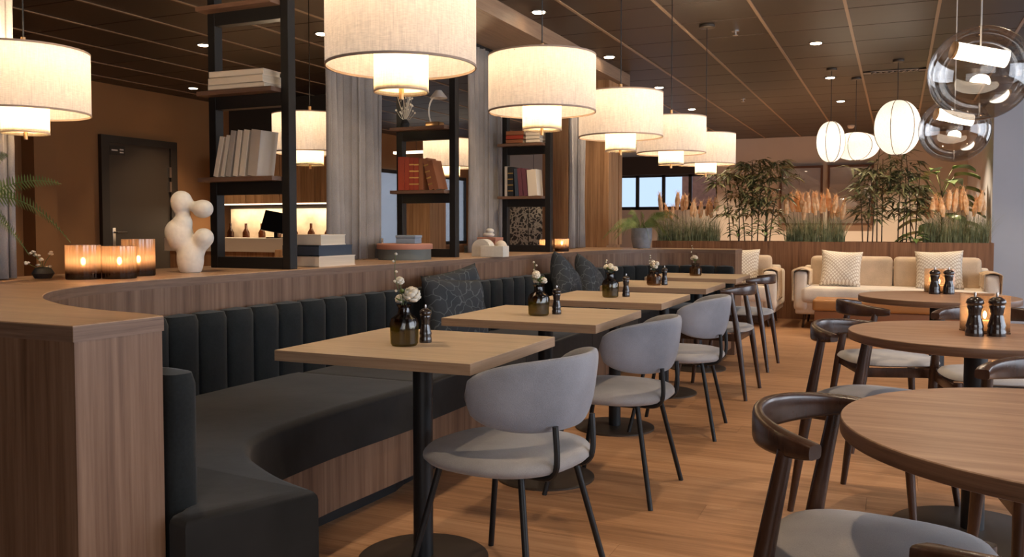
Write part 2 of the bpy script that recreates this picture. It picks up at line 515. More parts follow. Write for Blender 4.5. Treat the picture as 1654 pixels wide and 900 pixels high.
# ---------------------------------------------------------------- mesh helpers
class MB:
    def __init__(self):
        self.bm = bmesh.new()

    def box(self, c, s, rot=None, bevel=0.0, seg=2):
        b = bmesh.new()
        bmesh.ops.create_cube(b, size=1)
        for v in b.verts:
            v.co = Vector((v.co.x * s[0], v.co.y * s[1], v.co.z * s[2]))
        if bevel:
            bmesh.ops.bevel(b, geom=b.edges[:], offset=bevel, segments=seg, affect='EDGES', profile=0.7)
        mt = Matrix.Translation(c)
        if rot:
            mt = mt @ (Matrix.Rotation(rot[2], 4, 'Z') @ Matrix.Rotation(rot[1], 4, 'Y') @ Matrix.Rotation(rot[0], 4, 'X'))
        b.transform(mt)
        self._merge(b)
        return self

    def _merge(self, b):
        me = bpy.data.meshes.new('tmp')
        b.to_mesh(me)
        b.free()
        self.bm.from_mesh(me)
        bpy.data.meshes.remove(me)

    def box2(self, a, b, bevel=0.0, seg=2):
        c = [(a[i] + b[i]) / 2 for i in range(3)]
        s = [abs(a[i] - b[i]) for i in range(3)]
        return self.box(c, s, None, bevel, seg)

    def sweep(self, pts, secs, n=12, p=2.0, closed=False, up=(0, 0, 1), cap=True):
        """pts: centres; secs: (half side, half up) per point; superellipse section"""
        bm = self.bm
        pts = [Vector(q) for q in pts]
        up = Vector(up)
        rings = []
        N = len(pts)
        for i, q in enumerate(pts):
            if closed:
                t = (pts[(i + 1) % N] - pts[i - 1])
            else:
                t = pts[min(i + 1, N - 1)] - pts[max(i - 1, 0)]
            t.normalize()
            u = up
            if abs(t.dot(u)) > 0.97:
                u = Vector((0, 1, 0)) if abs(t.y) < 0.9 else Vector((1, 0, 0))
            s = t.cross(u).normalized()
            v = s.cross(t).normalized()
            a, b = secs[i] if isinstance(secs, list) else secs
            ring = []
            for k in range(n):
                th = 2 * PI * k / n
                c, sn = math.cos(th), math.sin(th)
                e = 2.0 / p
                x = a * math.copysign(abs(c) ** e, c)
                y = b * math.copysign(abs(sn) ** e, sn)
                ring.append(bm.verts.new(q + s * x + v * y))
            rings.append(ring)
        M_ = N if closed else N - 1
        for i in range(M_):
            r0, r1 = rings[i], rings[(i + 1) % N]
            for k in range(n):
                bm.faces.new((r0[k], r0[(k + 1) % n], r1[(k + 1) % n], r1[k]))
        if cap and not closed:
            bm.faces.new(list(reversed(rings[0])))
            bm.faces.new(rings[-1])
        return self

    def tube(self, pts, r, n=8, closed=False):
        rr = r if isinstance(r, list) else [r] * len(pts)
        return self.sweep(pts, [(q, q) for q in rr], n, 2.0, closed)

    def lathe(self, prof, n=28, c=(0, 0, 0), closed=False, rib=None):
        bm = self.bm
        rings = []
        for r, z in prof:
            if r < 1e-5:
                rings.append([bm.verts.new((c[0], c[1], c[2] + z))])
            else:
                ring = []
                for k in range(n):
                    th = 2 * PI * k / n
                    q = r * (1 + (rib * (1 if k % 2 else -1) if rib else 0))
                    ring.append(bm.verts.new((c[0] + q * math.cos(th), c[1] + q * math.sin(th), c[2] + z)))
                rings.append(ring)
        L = len(rings)
        for i in range(L if closed else L - 1):
            a, b = rings[i], rings[(i + 1) % L]
            for k in range(n):
                k2 = (k + 1) % n
                if len(a) == 1 and len(b) > 1:
                    bm.faces.new((a[0], b[k2], b[k]))
                elif len(b) == 1 and len(a) > 1:
                    bm.faces.new((a[k], a[k2], b[0]))
                elif len(a) > 1:
                    bm.faces.new((a[k], a[k2], b[k2], b[k]))
        return self

    def prism(self, poly, z0, z1, bevel=0.0, seg=3):
        b = bmesh.new()
        lo = [b.verts.new((x, y, z0)) for x, y in poly]
        hi = [b.verts.new((x, y, z1)) for x, y in poly]
        n = len(poly)
        b.faces.new(list(reversed(lo)))
        top = b.faces.new(hi)
        for i in range(n):
            b.faces.new((lo[i], lo[(i + 1) % n], hi[(i + 1) % n], hi[i]))
        bmesh.ops.recalc_face_normals(b, faces=b.faces[:])
        if bevel:
            ed = [e for e in b.edges if all(abs(v.co.z - z1) < 1e-6 for v in e.verts)]
            bmesh.ops.bevel(b, geom=ed, offset=bevel, segments=seg, affect='EDGES', profile=0.5)
        self._merge(b)
        return self

    def ellipsoid(self, c, r, sub=3, mat=None):
        b = bmesh.new()
        bmesh.ops.create_icosphere(b, subdivisions=sub, radius=1)
        for v in b.verts:
            v.co = Vector((v.co.x * r[0], v.co.y * r[1], v.co.z * r[2]))
        if mat:
            b.transform(mat)
        b.transform(Matrix.Translation(c))
        self._merge(b)
        return self

    def grid(self, fn, nu, nv, wrap=False):
        bm = self.bm
        vs = [[bm.verts.new(fn(i / (nu if wrap else nu - 1), j / (nv - 1))) for j in range(nv)] for i in range(nu)]
        for i in range(nu if wrap else nu - 1):
            for j in range(nv - 1):
                i2 = (i + 1) % nu
                bm.faces.new((vs[i][j], vs[i2][j], vs[i2][j + 1], vs[i][j + 1]))
        return self

    def build(self, name, mat, parent=None, smooth=None, loc=None, mods=None, recalc=True):
        me = bpy.data.meshes.new(name)
        if recalc:
            bmesh.ops.recalc_face_normals(self.bm, faces=self.bm.faces[:])
        self.bm.to_mesh(me)
        self.bm.free()
        me.materials.append(M[mat] if isinstance(mat, str) else mat)
        o = bpy.data.objects.new(name, me)
        COL.objects.link(o)
        if parent is not None:
            o.parent = parent
        if loc:
            o.location = loc
        if smooth is not None:
            for f in me.polygons:
                f.use_smooth = True
            if smooth > 0:
                try:
                    me.set_sharp_from_angle(angle=R(smooth))
                except Exception:
                    pass
        if mods:
            for kind, args in mods:
                md = o.modifiers.new(kind, kind)
                for a, v in args.items():
                    setattr(md, a, v)
        return o


def tag(o, label=None, cat=None, group=None, kind=None):
    if label:
        o['label'] = label
    if cat:
        o['category'] = cat
    if group:
        o['group'] = group
    if kind:
        o['kind'] = kind
    return o


def thing(name, label, cat, loc=(0, 0, 0), rz=0.0, group=None):
    o = bpy.data.objects.new(name, None)
    o.empty_display_size = 0.1
    COL.objects.link(o)
    o.location = loc
    o.rotation_euler = (0, 0, rz)
    return tag(o, label, cat, group)


def copy_tree(o, parent=None):
    c = o.copy()
    COL.objects.link(c)
    c.parent = parent
    for ch in list(o.children):
        copy_tree(ch, c)
    return c


def dup(o, loc, rz, label, group=None):
    c = copy_tree(o)
    c.location = loc
    c.rotation_euler = (0, 0, rz)
    c['label'] = label
    if group:
        c['group'] = group
    return c


def struct(mb, name, mat, parent=None, smooth=None):
    o = mb.build(name, mat, parent, smooth)
    if parent is None:
        o['kind'] = 'structure'
    return o


def smooth_path(pts, n=6):
    """Catmull-Rom through 2D or 3D points"""
    P_ = [Vector(p if len(p) == 3 else (p[0], p[1], 0)) for p in pts]
    out = []
    for i in range(len(P_) - 1):
        p0 = P_[max(i - 1, 0)]
        p1, p2 = P_[i], P_[i + 1]
        p3 = P_[min(i + 2, len(P_) - 1)]
        for k in range(n):
            t = k / n
            out.append(0.5 * ((2 * p1) + (-p0 + p2) * t + (2 * p0 - 5 * p1 + 4 * p2 - p3) * t * t + (-p0 + 3 * p1 - 3 * p2 + p3) * t ** 3))
    out.append(P_[-1])
    return out


def offset_path(pts, d):
    """offset a 2D path to its left by d"""
    out = []
    for i, p in enumerate(pts):
        t = pts[min(i + 1, len(pts) - 1)] - pts[max(i - 1, 0)]
        t.normalize()
        out.append(Vector((p.x - t.y * d, p.y + t.x * d, 0)))
    return out


# ================================================================ STRUCTURE
CEIL = 2.70
# floor with planks laid along X
fl = MB().box2((-8.4, -3.2, -0.12), (4.6, 17.0, -0.014))
floor = struct(fl, 'floor', 'floor')
random.seed(3)
pw = 0.19
nrow = 0
y = 0.9
plank_n = 0
meshes = {}
rest = MB()
while y < 16.4:
    x = -2.3 + random.choice([-0.9, -0.5, -0.2, 0.0])
    if y > 11.3 or y < 1.2:
        rest.box2((-2.9, y, -0.014), (4.4, y + pw - 0.0012, 0.0))
    else:
        while x < 1.9:
            L = random.choice([1.6, 2.0, 2.4])
            if L not in meshes:
                o = MB().box((0, 0, 0), (L - 0.0012, pw - 0.0012, 0.014)).build('plank', 'floor', floor)
                meshes[L] = o
            else:
                o = meshes[L].copy()
                COL.objects.link(o)
            o.location = (x + L / 2, y + pw / 2, -0.007)
            x += L
            plank_n += 1
        rest.box2((x, y, -0.014), (4.5, y + pw - 0.0012, 0.0))
    y += pw
rest.box2((-8.4, -3.2, -0.014), (4.5, 0.9, 0.0))
rest.box2((-8.4, 0.9, -0.014), (-3.3, 16.9, 0.0))
o = rest.build('outer_planks', 'floor', floor)
o['kind'] = 'stuff'

# ceiling slab, tiles and grid bars
cl = MB().box2((-8.4, -3.2, CEIL + 0.02), (4.6, 17.0, CEIL + 0.12))
ceiling = struct(cl, 'ceiling', 'ceiling_line')
tile0 = None
tn = 0
xs0 = -2.16 - 0.6 * 10
tile_rest = MB()
cells = []
for i in range(22):
    for j in range(32):
        x0 = xs0 + 0.6 * i
        y0 = -2.9 + 0.6 * j
        if x0 > 4.2 or y0 > 16.2:
            continue
        d = math.hypot(x0 + .3, y0 + .3)
        a = math.atan2(-(x0 + .3), y0 + .3)
        vis = y0 > 2.2 and -0.19 < a - YAW + 0.0 + 0.02 and False
        # angle left of +Y, the camera sees about yaw -31..+31 degrees
        vis = (y0 > 1.8) and (math.degrees(YAW) - 36 < math.degrees(a) < math.degrees(YAW) + 36)
        cells.append((0 if vis else 1, d, x0, y0))
cells.sort()
for q, (nv, d, x0, y0) in enumerate(cells):
    if not nv and q < 298:
        if tile0 is None:
            tile0 = MB().box((0, 0, 0), (0.584, 0.590, 0.016), bevel=0.002, seg=1).build('ceiling_tile', 'ceiling', ceiling)
            o = tile0
        else:
            o = tile0.copy()
            COL.objects.link(o)
        o.location = (x0 + 0.3, y0 + 0.3, CEIL + 0.008)
        tn += 1
    else:
        tile_rest.box((x0 + .3, y0 + .3, CEIL + .008), (0.584, 0.590, 0.016))
o = tile_rest.build('outer_ceiling_tiles', 'ceiling', ceiling)
o['kind'] = 'stuff'
bar0 = None
for i in range(21):
    xb = xs0 + 0.6 * i
    if xb > 4.3:
        break
    if bar0 is None:
        bar0 = MB().box((0, 7, 0), (0.022, 20.0, 0.012)).build('grid_bar', 'ceiling_bar', ceiling)
        o = bar0
    else:
        o = bar0.copy()
        COL.objects.link(o)
    o.location = (xb, 0, CEIL - 0.001)

# walls
struct(MB().box2((-8.1, -3.2, 0), (-7.9, 17, CEIL + .02)), 'wall_left', 'wall_brown')
wb_ = MB()
wb_.box2((-3.0, 15.9, 0), (4.6, 16.1, CEIL + .02))
wb_.box2((-5.0, 15.9, 0), (-3.0, 16.1, 1.45))
wb_.box2((-5.0, 15.9, 2.12), (-3.0, 16.1, CEIL + .02))
wb_.box2((-7.9, 15.9, 0), (-5.0, 16.1, CEIL + .02))
struct(wb_, 'wall_back', 'wall_beige')
struct(MB().box2((-5.1, 15.82, 2.10), (-3.35, 15.9, 2.44)), 'trim_1', 'wall_dark')
# grey pier on the right, ahead of the far wall
struct(MB().box2((1.02, 11.75, 0), (4.5, 15.9, CEIL + .02)), 'wall_right', 'wall_grey')
# outer walls behind and to the right of the camera, with tall windows
wr = MB()
wr.box2((4.4, -3.2, 0), (4.6, 12.5, 0.35))
wr.box2((4.4, -3.2, 2.55), (4.6, 12.5, CEIL + .02))
for a, b in ((-3.2, 0.3), (6.1, 7.1), (10.1, 12.5)):
    wr.box2((4.4, a, 0.35), (4.6, b, 2.55))
struct(wr, 'wall_right_outer', 'wall_beige')
wf = MB()
wf.box2((-8.1, -3.2, 0), (-0.3, -3.0, CEIL + .02))
wf.box2((3.5, -3.2, 0), (4.6, -3.0, CEIL + .02))
wf.box2((-0.3, -3.2, 0), (3.5, -3.0, 0.35))
wf.box2((-0.3, -3.2, 2.55), (3.5, -3.0, CEIL + .02))
struct(wf, 'wall_front', 'wall_brown')


def window_unit(n, axis, p, a, b, z0, z1, nm):
    """frame with mullions in the plane axis=p spanning a..b"""
    m = MB()
    t = 0.05

    def bx(u0, u1, w0, w1):
        if axis == 'x':
            m.box2((p - t / 2, u0, w0), (p + t / 2, u1, w1))
        else:
            m.box2((u0, p - t / 2, w0), (u1, p + t / 2, w1))
    bx(a, b, z0, z0 + .06)
    bx(a, b, z1 - .06, z1)
    for k in range(nm + 1):
        u = a + (b - a) * k / nm
        bx(max(a, u - .03), min(b, u + .03), z0, z1)
    fr = struct(m, 'window_%d' % n, 'mullion')
    for k in range(nm):
        u0 = a + (b - a) * k / nm + .03
        u1 = a + (b - a) * (k + 1) / nm - .03
        g = MB()
        if axis == 'x':
            g.box2((p - .003, u0, z0 + .06), (p + .003, u1, z1 - .06))
        else:
            g.box2((u0, p - .003, z0 + .06), (u1, p + .003, z1 - .06))
        g.build('pane', 'window_glass', fr)


window_unit(1, 'x', 4.5, 0.3, 6.1, 0.35, 2.55, 4)
window_unit(2, 'x', 4.5, 7.1, 10.1, 0.35, 2.55, 2)
window_unit(3, 'y', -3.1, -0.3, 3.5, 0.35, 2.55, 3)
window_unit(4, 'y', 16.0, -5.0, -3.0, 1.45, 2.12, 4)
b_ = MB().box2((-4.25, 18.6, -0.2), (-3.3, 19.0, 3.4)).build('brick_building', 'brick_out')
tag(b_, 'red brick building outside beyond the small far window', 'building')

# bulkhead over the counter and panelled portal wall
struct(MB().box2((-3.25, -3.0, 2.58), (-2.54, 8.72, CEIL + .015)), 'trim_2', 'bulkhead')
pt = struct(MB().box2((-3.3, 8.205, 0), (-2.62, 8.66, 2.58)), 'wall_middle', 'portal_wood')
for k, (a, b) in enumerate(((8.205, 8.31), (8.315, 8.42), (8.425, 8.52), (8.56, 8.655))):
    MB().box2((-2.62, a, 0.96), (-2.598, b, 2.578), bevel=.002, seg=1).build('panel', 'portal_wood', pt)

# door in the left wall
d = struct(MB().box2((-7.905, 6.90, 0), (-7.875, 7.78, 2.06)), 'door_1', 'door')
f = MB()
f.box2((-7.91, 6.80, 0), (-7.85, 6.90, 2.14))
f.box2((-7.91, 7.78, 0), (-7.85, 7.88, 2.14))
f.box2((-7.91, 6.90, 2.06), (-7.85, 7.78, 2.14))
f.build('door_frame', 'door_frame', d)
h = MB()
h.box2((-7.875, 6.945, 0.93), (-7.868, 6.985, 1.13), bevel=.003)
h.tube([(-7.87, 6.965, 1.08), (-7.82, 6.965, 1.08), (-7.815, 7.09, 1.08)], .009)
h.build('handle', 'steel', d, smooth=40)
for z in (1.55, 1.30 + .42):
    MB().box2((-7.878, 7.755, z), (-7.845, 7.782, z + .12)).build('hinge', 'steel', d)
sg = MB().box2((-7.874, 6.93, 1.93), (-7.869, 7.13, 2.03)).build('sign_plate', 'door_frame', d)
g = MB()
g.box2((-7.869, 6.95, 1.975), (-7.867, 7.03, 1.99))
g.box2((-7.869, 7.06, 1.985), (-7.867, 7.11, 2.0))
g.box2((-7.869, 7.06, 1.955), (-7.867, 7.11, 1.968))
g.build('sign_mark', 'white_plastic', sg)
# brown wall return left of the door
struct(MB().box2((-7.9, 5.9, 0), (-7.72, 6.15, CEIL)), 'trim_3', 'wall_brown')

# ================================================================ COUNTER AND BANQUETTE
inner_raw = [(-1.57, 1.525), (-1.66, 1.548), (-1.81, 1.568), (-1.965, 1.608), (-2.106, 1.665), (-2.306, 1.78), (-2.50, 1.965),
             (-2.61, 2.2), (-2.65, 2.45), (-2.655, 3.0), (-2.62, 3.6), (-2.57, 4.3), (-2.52, 5.0), (-2.45, 6.0), (-2.40, 6.7),
             (-2.35, 7.15), (-2.24, 7.5), (-2.05, 7.74), (-1.75, 7.83), (-1.31, 7.84)]
inner = smooth_path(inner_raw, 5)


def counter_poly(ins):
    ip = offset_path(inner, ins)   # left of travel direction = outwards, towards the back of the counter
    ip[0] = Vector((-1.57 - ins * .3, 1.525 - ins, 0))
    ip[-1] = Vector((-1.31 - ins * .3, 7.84 + ins, 0))
    poly = [(p.x, p.y) for p in ip]
    poly += [(-1.31 - ins * .3, 8.2 - ins), (-3.10 + ins, 8.2 - ins), (-3.22 + ins, 4.5), (-3.33 + ins, 3.2), (-3.36 + ins, 1.295 + ins), (-1.584 - ins * .3, 1.291 + ins)]
    return poly


ctr = thing('service_counter', 'long U-shaped walnut half-height counter with a curved inner corner, wrapping behind the dark banquette', 'counter')
MB().prism(counter_poly(-0.0), 0.905, 0.94, bevel=.0015, seg=1).build('counter_top', 'counter_top', ctr)
# edge band, a skin just proud of the slab
edge = MB()
poly = counter_poly(0.0)
n_ = len(poly)
cx = sum(p[0] for p in poly) / n_
for i in range(n_):
    a, b = Vector((*poly[i], 0)), Vector((*poly[(i + 1) % n_], 0))
    t = (b - a).normalized()
    nn = Vector((-t.y, t.x, 0)) * -0.0012
    vs = []
    for q in (a, b):
        for z in (0.9045, 0.9375):
            vs.append(q - nn * 1.0 if False else q + Vector((0, 0, z)) - Vector((-t.y, t.x, 0)) * (0.0012))
    f4 = [edge.bm.verts.new(v) for v in (vs[0], vs[2], vs[3], vs[1])]
    edge.bm.faces.new(f4)
edge.build('edge_band', 'counter_edge', ctr)
MB().prism(counter_poly(0.004), 0.0, 0.9045).build('carcass', 'counter_side', ctr)

bq = thing('banquette', 'dark charcoal velvet banquette with vertical channel back, running along the counter', 'bench')
# channels along a path in front of the counter panel
rp = offset_path(inner, -0.006)
acc = [0]
for i in range(1, len(rp)):
    acc.append(acc[-1] + (rp[i] - rp[i - 1]).length)


def at_len(s):
    for i in range(1, len(rp)):
        if acc[i] >= s:
            t = (s - acc[i - 1]) / (acc[i] - acc[i - 1])
            p = rp[i - 1].lerp(rp[i], t)
            d_ = (rp[i] - rp[i - 1]).normalized()
            return p, d_
    return rp[-1], (rp[-1] - rp[-2]).normalized()


def channel_mesh(wd):
    def fn(u, v):
        # u round the vertical superellipse section in x (width) / y(depth), v up
        th = 2 * PI * u
        c, s = math.cos(th), math.sin(th)
        e = 2 / 3.2
        sh = 1.0
        top = 0.8
        z = 0.28
        if v > 1 / 1.15:
            q = (v - 1 / 1.15) / (1 - 1 / 1.15)
            sh = math.cos(q * PI / 2) ** 0.6
            z = 0.78 + 0.022 * math.sin(q * PI / 2)
            z = min(z, 0.802)
        else:
            z = 0.29 + 0.49 * (v * 1.15)
        return Vector((wd / 2 * math.copysign(abs(c) ** e, c) * max(sh, 0.001), 0.045 * math.copysign(abs(s) ** e, s) * max(sh, 0.001), z))
    return MB().grid(fn, 20, 14, wrap=True)


step = acc[-1] / round(acc[-1] / 0.163)
nch = round(acc[-1] / 0.163)
ch0 = channel_mesh(step * 1.0).build('back_channel', 'velvet', bq, smooth=60)
for k in range(nch):
    p, d_ = at_len((k + 0.5) * step)
    o = ch0 if k == 0 else ch0.copy()
    if k:
        COL.objects.link(o)
    nrm = Vector((d_.y, -d_.x, 0))
    q = p + nrm * 0.047
    o.location = (q.x, q.y, 0)
    o.rotation_euler = (0, 0, math.atan2(d_.y, d_.x))

# seat cushions
bp_ = offset_path(inner, -0.07)


def back_between(y0, y1):
    return [(p.x, p.y) for p in bp_ if y0 <= p.y <= y1]


near_front = smooth_path([(-1.36, 1.83), (-1.50, 1.88), (-1.64, 1.955), (-1.76, 2.04), (-1.86, 2.17), (-1.90, 2.34), (-1.905, 2.7), (-1.88, 3.05), (-1.865, 3.30)], 5)
i_near = [(p.x, p.y) for p in bp_ if p.y <= 3.3]
poly1 = [(-1.50, 1.512), (-1.568, 1.53), (-1.568, 1.56)] + [p for p in i_near if p[0] < -1.6] + [(-2.56, 3.30)] + [(p.x, p.y) for p in reversed(near_front)]
MB().prism(poly1, 0.285, 0.47, bevel=.028, seg=4).build('seat_cushion', 'velvet_seat', bq, smooth=50)
ys = [3.305, 4.45, 5.6, 6.75]
for a, b in zip(ys[:-1], ys[1:]):
    pl = [(-1.885, a), (-1.885, b - .005)] + list(reversed([(-2.56 + (p_ - 3.3) * .05, p_) for p_ in [a, (a + b) / 2, b - .005]]))
    MB().prism(pl, 0.285, 0.465, bevel=.028, seg=4).build('seat_cushion', 'velvet_seat', bq, smooth=50)
pl = [(-1.885, 6.755), (-1.86, 7.0), (-1.75, 7.12), (-1.55, 7.16), (-1.31, 7.17), (-1.31, 7.77), (-1.75, 7.76), (-2.0, 7.68), (-2.18, 7.46), (-2.29, 7.12), (-2.36, 6.755)]
MB().prism(pl, 0.285, 0.465, bevel=.028, seg=4).build('seat_cushion', 'velvet_seat', bq, smooth=50)
kick_front = [(p.x - .035, p.y - .02) for p in near_front]
kf = [(-1.40, 1.78)] + [(p[0], p[1] - .02) for p in kick_front[3:]]
MB().prism([(-1.53, 1.54)] + [p for p in i_near if p[0] < -1.6] + [(-2.4, 7.15), (-2.0, 7.74), (-1.33, 7.78), (-1.33, 7.22), (-1.6, 7.2), (-1.8, 7.16), (-1.915, 7.0)] + [(-1.915, 3.3)] + list(reversed(kf)), 0.07, 0.29).build('kick_panel', 'counter_side', bq)
MB().prism([(-1.60, 1.56)] + [p for p in i_near if p[0] < -1.65] + [(-2.4, 7.0), (-1.99, 7.0)] + [(-1.99, 3.3)] + [(p[0] - .07, p[1] - .06) for p in reversed(kf[4:])], 0.0, 0.07).build('plinth', 'black_metal', bq)


# ================================================================ SQUARE TABLES
def square_table(label, loc, rz=0):
    t = thing('dining_table', label, 'table', loc, rz, 'square oak tables along the banquette')
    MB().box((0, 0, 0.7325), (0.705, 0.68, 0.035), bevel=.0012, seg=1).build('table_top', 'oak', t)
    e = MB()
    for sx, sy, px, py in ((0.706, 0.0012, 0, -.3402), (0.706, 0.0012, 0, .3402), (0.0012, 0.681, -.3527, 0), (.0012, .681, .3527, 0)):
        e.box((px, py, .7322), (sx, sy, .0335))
    e.build('edge_band', 'oak_edge', t)
    MB().lathe([(0.0, .715), (.12, .715), (.12, .708), (.034, .705), (.034, .012), (0.0, .012)], 24).build('column', 'black_metal', t, smooth=40)
    MB().lathe([(0, 0), (.225, 0), (.225, .008), (.218, .012), (.05, .016), (0, .016)], 40).build('base_plate', 'base_metal', t, smooth=40)
    return t


TX = -1.46
TY = [2.583, 3.67, 4.74, 5.88, 7.0]
tl = ['square light oak table nearest the camera, on a black column',
      'second square oak table from the camera, beside the blue-grey printed cushions',
      'third square oak table from the camera, in the middle of the row',
      'fourth square oak table, the last but one before the far end of the banquette',
      'farthest square oak table, at the far corner of the banquette']
t0 = square_table(tl[0], (TX - .02, TY[0], 0))
for k in range(1, 5):
    dup(t0, (TX if k else TX, TY[k], 0), 0, tl[k])


# ================================================================ UPHOLSTERED CHAIR
def super_disc(mb, rx, ry, z0, z1, p=2.6, n=36, dome=.012, rnd=.02, c=(0, 0)):
    prof = [(0.0, z0), (0.80, z0), (0.95, z0 + .008), (1.0, (z0 + z1) / 2 - .006), (0.995, z1 - rnd), (0.95, z1 - rnd * .35), (0.84, z1), (0.5, z1 + dome * .7), (0.0, z1 + dome)]
    bm = mb.bm
    rings = []
    for r, z in prof:
        if r == 0:
            rings.append([bm.verts.new((c[0], c[1], z))])
        else:
            ring = []
            for k in range(n):
                th = 2 * PI * k / n
                cc, ss = math.cos(th), math.sin(th)
                ring.append(bm.verts.new((c[0] + rx * r * math.copysign(abs(cc) ** (2 / p), cc), c[1] + ry * r * math.copysign(abs(ss) ** (2 / p), ss), z)))
            rings.append(ring)
    for a, b in zip(rings[:-1], rings[1:]):
        for k in range(n):
            k2 = (k + 1) % n
            if len(a) == 1:
                bm.faces.new((a[0], b[k2], b[k]))
            elif len(b) == 1:
                bm.faces.new((a[k], a[k2], b[0]))
            else:
                bm.faces.new((a[k], a[k2], b[k2], b[k]))
    return mb


def upholstered_chair(label, loc, rz):
    t = thing('upholstered_chair', label, 'chair', loc, rz, 'blue-grey upholstered chairs with black legs')
    super_disc(MB(), .262, .25, .405, .458, p=2.5).build('seat', 'blue_seat', t, smooth=60)
    # backrest: curved rounded shell, back at -Y
    am = R(86)

    def fn(u, v):
        a = (u * 2 - 1)
        th = 2 * PI * v
        prof = max(0.0, 1 - abs(a) ** 2.9) ** (1 / 2.6)
        zc = 0.645 + 0.005 * (1 - a * a)
        hh = 0.115 * prof
        tt = 0.026 * (max(0.0, 1 - abs(a) ** 4) ** 0.5)
        c, s = math.cos(th), math.sin(th)
        rr = 0.255 + tt * math.copysign(abs(c) ** 0.75, c) + 0.022 * (s * prof)
        z = zc + hh * math.copysign(abs(s) ** 0.8, s)
        ang = a * am
        return Vector((rr * 1.02 * math.sin(ang), -rr * math.cos(ang) * 0.98, z))
    mb = MB()
    nu, nv = 41, 24
    vs = [[mb.bm.verts.new(fn(i / (nu - 1), j / nv)) for j in range(nv)] for i in range(nu)]
    for i in range(nu - 1):
        for j in range(nv):
            mb.bm.faces.new((vs[i][j], vs[i + 1][j], vs[i + 1][(j + 1) % nv], vs[i][(j + 1) % nv]))
    bmesh.ops.remove_doubles(mb.bm, verts=mb.bm.verts[:], dist=1e-5)
    mb.build('backrest', 'blue_fabric', t, smooth=0)
    for sx in (-1, 1):
        for sy in (-1, 1):
            MB().tube([(sx * .155, sy * .15, .41), (sx * .235, sy * .235, .0)], .0105, 10).build('leg', 'black_metal', t, smooth=40)
        pts = smooth_path([(sx * .10, -.06, .398), (sx * .105, -.19, .396), (sx * .107, -.235, .415), (sx * .11, -.248, .46), (sx * .112, -.243, .56)], 5)
        MB().tube(pts, .0095, 8).build('back_support', 'black_metal', t, smooth=40)
    m = MB()
    m.tube([(-.155, -.15, .402), (.155, -.15, .402)], .009, 8)
    m.tube([(-.155, .15, .402), (.155, .15, .402)], .009, 8)
    m.tube([(-.155, -.15, .402), (-.155, .15, .402)], .009, 8)
    m.tube([(.155, -.15, .402), (.155, .15, .402)], .009, 8)
    m.build('seat_frame', 'black_metal', t, smooth=40)
    return t


u0 = upholstered_chair('blue-grey upholstered chair at the nearest square table', (-1.13, 2.52, 0), R(80))
dup(u0, (-1.12, 3.64, 0), R(88), 'blue-grey upholstered chair at the second square table')
dup(u0, (-1.12, 4.86, 0), R(90 + 3), 'blue-grey upholstered chair at the third square table, farthest of its kind')


# ================================================================ WOODEN ELBOW CHAIR
def elbow_chair(label, loc, rz):
    t = thing('elbow_chair', label, 'chair', loc, rz, 'dark wooden chairs with curved backs')
    super_disc(MB(), .245, .235, .432, .470, p=3.0, dome=.014).build('seat', 'blue_seat', t, smooth=60)
    # back bow
    pts, secs = [], []
    N = 33
    for i in range(N):
        a = -1 + 2 * i / (N - 1)
        ang = a * R(73)
        rr = 0.272
        x = rr * math.sin(ang)
        yv = -rr * math.cos(ang) * 0.90
        q = abs(a)
        z = 0.722 - 0.006 * q
        hh = 0.036 * (1 - q ** 2.2) + 0.016 * (q ** 2.2)
        ww = 0.012 + 0.010 * (q ** 2.0)
        if q > 0.97:
            ww *= .92
            hh *= .9
        pts.append((x, yv, z))
        secs.append((ww, hh))
    MB().sweep(pts, secs, 14, 4.2).build('back_bow', 'chair_wood', t, smooth=50)
    for sx in (-1, 1):
        # rear post up to the bow
        P0, P1, P2 = Vector((sx * .255, -.245, 0)), Vector((sx * .236, -.185, .42)), Vector((sx * .232, -.135, .705))
        pp = smooth_path([P0, P1, P2], 5)
        rr = []
        for i, q in enumerate(pp):
            z = q.z
            r_ = .0125 + .0095 * min(1, z / .42) if z < .42 else .022 - .006 * (z - .42) / .29
            rr.append(r_)
        MB().tube(pp, rr, 12).build('leg', 'chair_wood', t, smooth=50)
        pp = smooth_path([(sx * .245, .235, 0), (sx * .222, .205, .25), (sx * .215, .195, .44)], 4)
        MB().tube(pp, [.012 + .009 * min(1, q.z / .4) for q in pp], 12).build('leg', 'chair_wood', t, smooth=50)
        MB().box2((sx * .226 - .011, -.18, .385), (sx * .226 + .011, .195, .432), bevel=.004).build('side_rail', 'chair_wood', t, smooth=40)
    MB().box2((-.22, .184, .385), (.22, .206, .432), bevel=.004).build('front_rail', 'chair_wood', t, smooth=40)
    MB().box2((-.232, -.191, .385), (.232, -.169, .432), bevel=.004).build('back_rail', 'chair_wood', t, smooth=40)
    return t


w0 = elbow_chair('dark wooden curved-back chair left of the nearest round table, blue-grey seat in the foreground', (-0.03, 1.99, 0), R(-98))
for loc, fa, lab in (
        ((-0.06, 3.78), -20, 'dark wooden curved-back chair left of the middle round table'),
        ((-0.04, 5.00), 18, 'dark wooden chair with its bow turned to the camera, behind the middle round table'),
        ((0.25, 1.42), 112, 'dark wooden chair at the bottom right corner, only its bow tip in view'),
        ((0.50, 2.83), -83, 'dark wooden chair between the nearest and middle round tables, at the right edge'),
        ((-1.13, 6.07), 178, 'dark wooden chair at the fourth square table'),
        ((-1.15, 7.28), 178, 'dark wooden chair at the farthest square table, near the armchair'),
        ((0.44, 4.62), -80, 'dark wooden chair behind the middle round table, seat just showing at the right'),
        ((1.02, 5.75), 185, 'dark wooden chair right of the farthest round table')):
    dup(w0, (loc[0], loc[1], 0), R(fa - 90), lab)


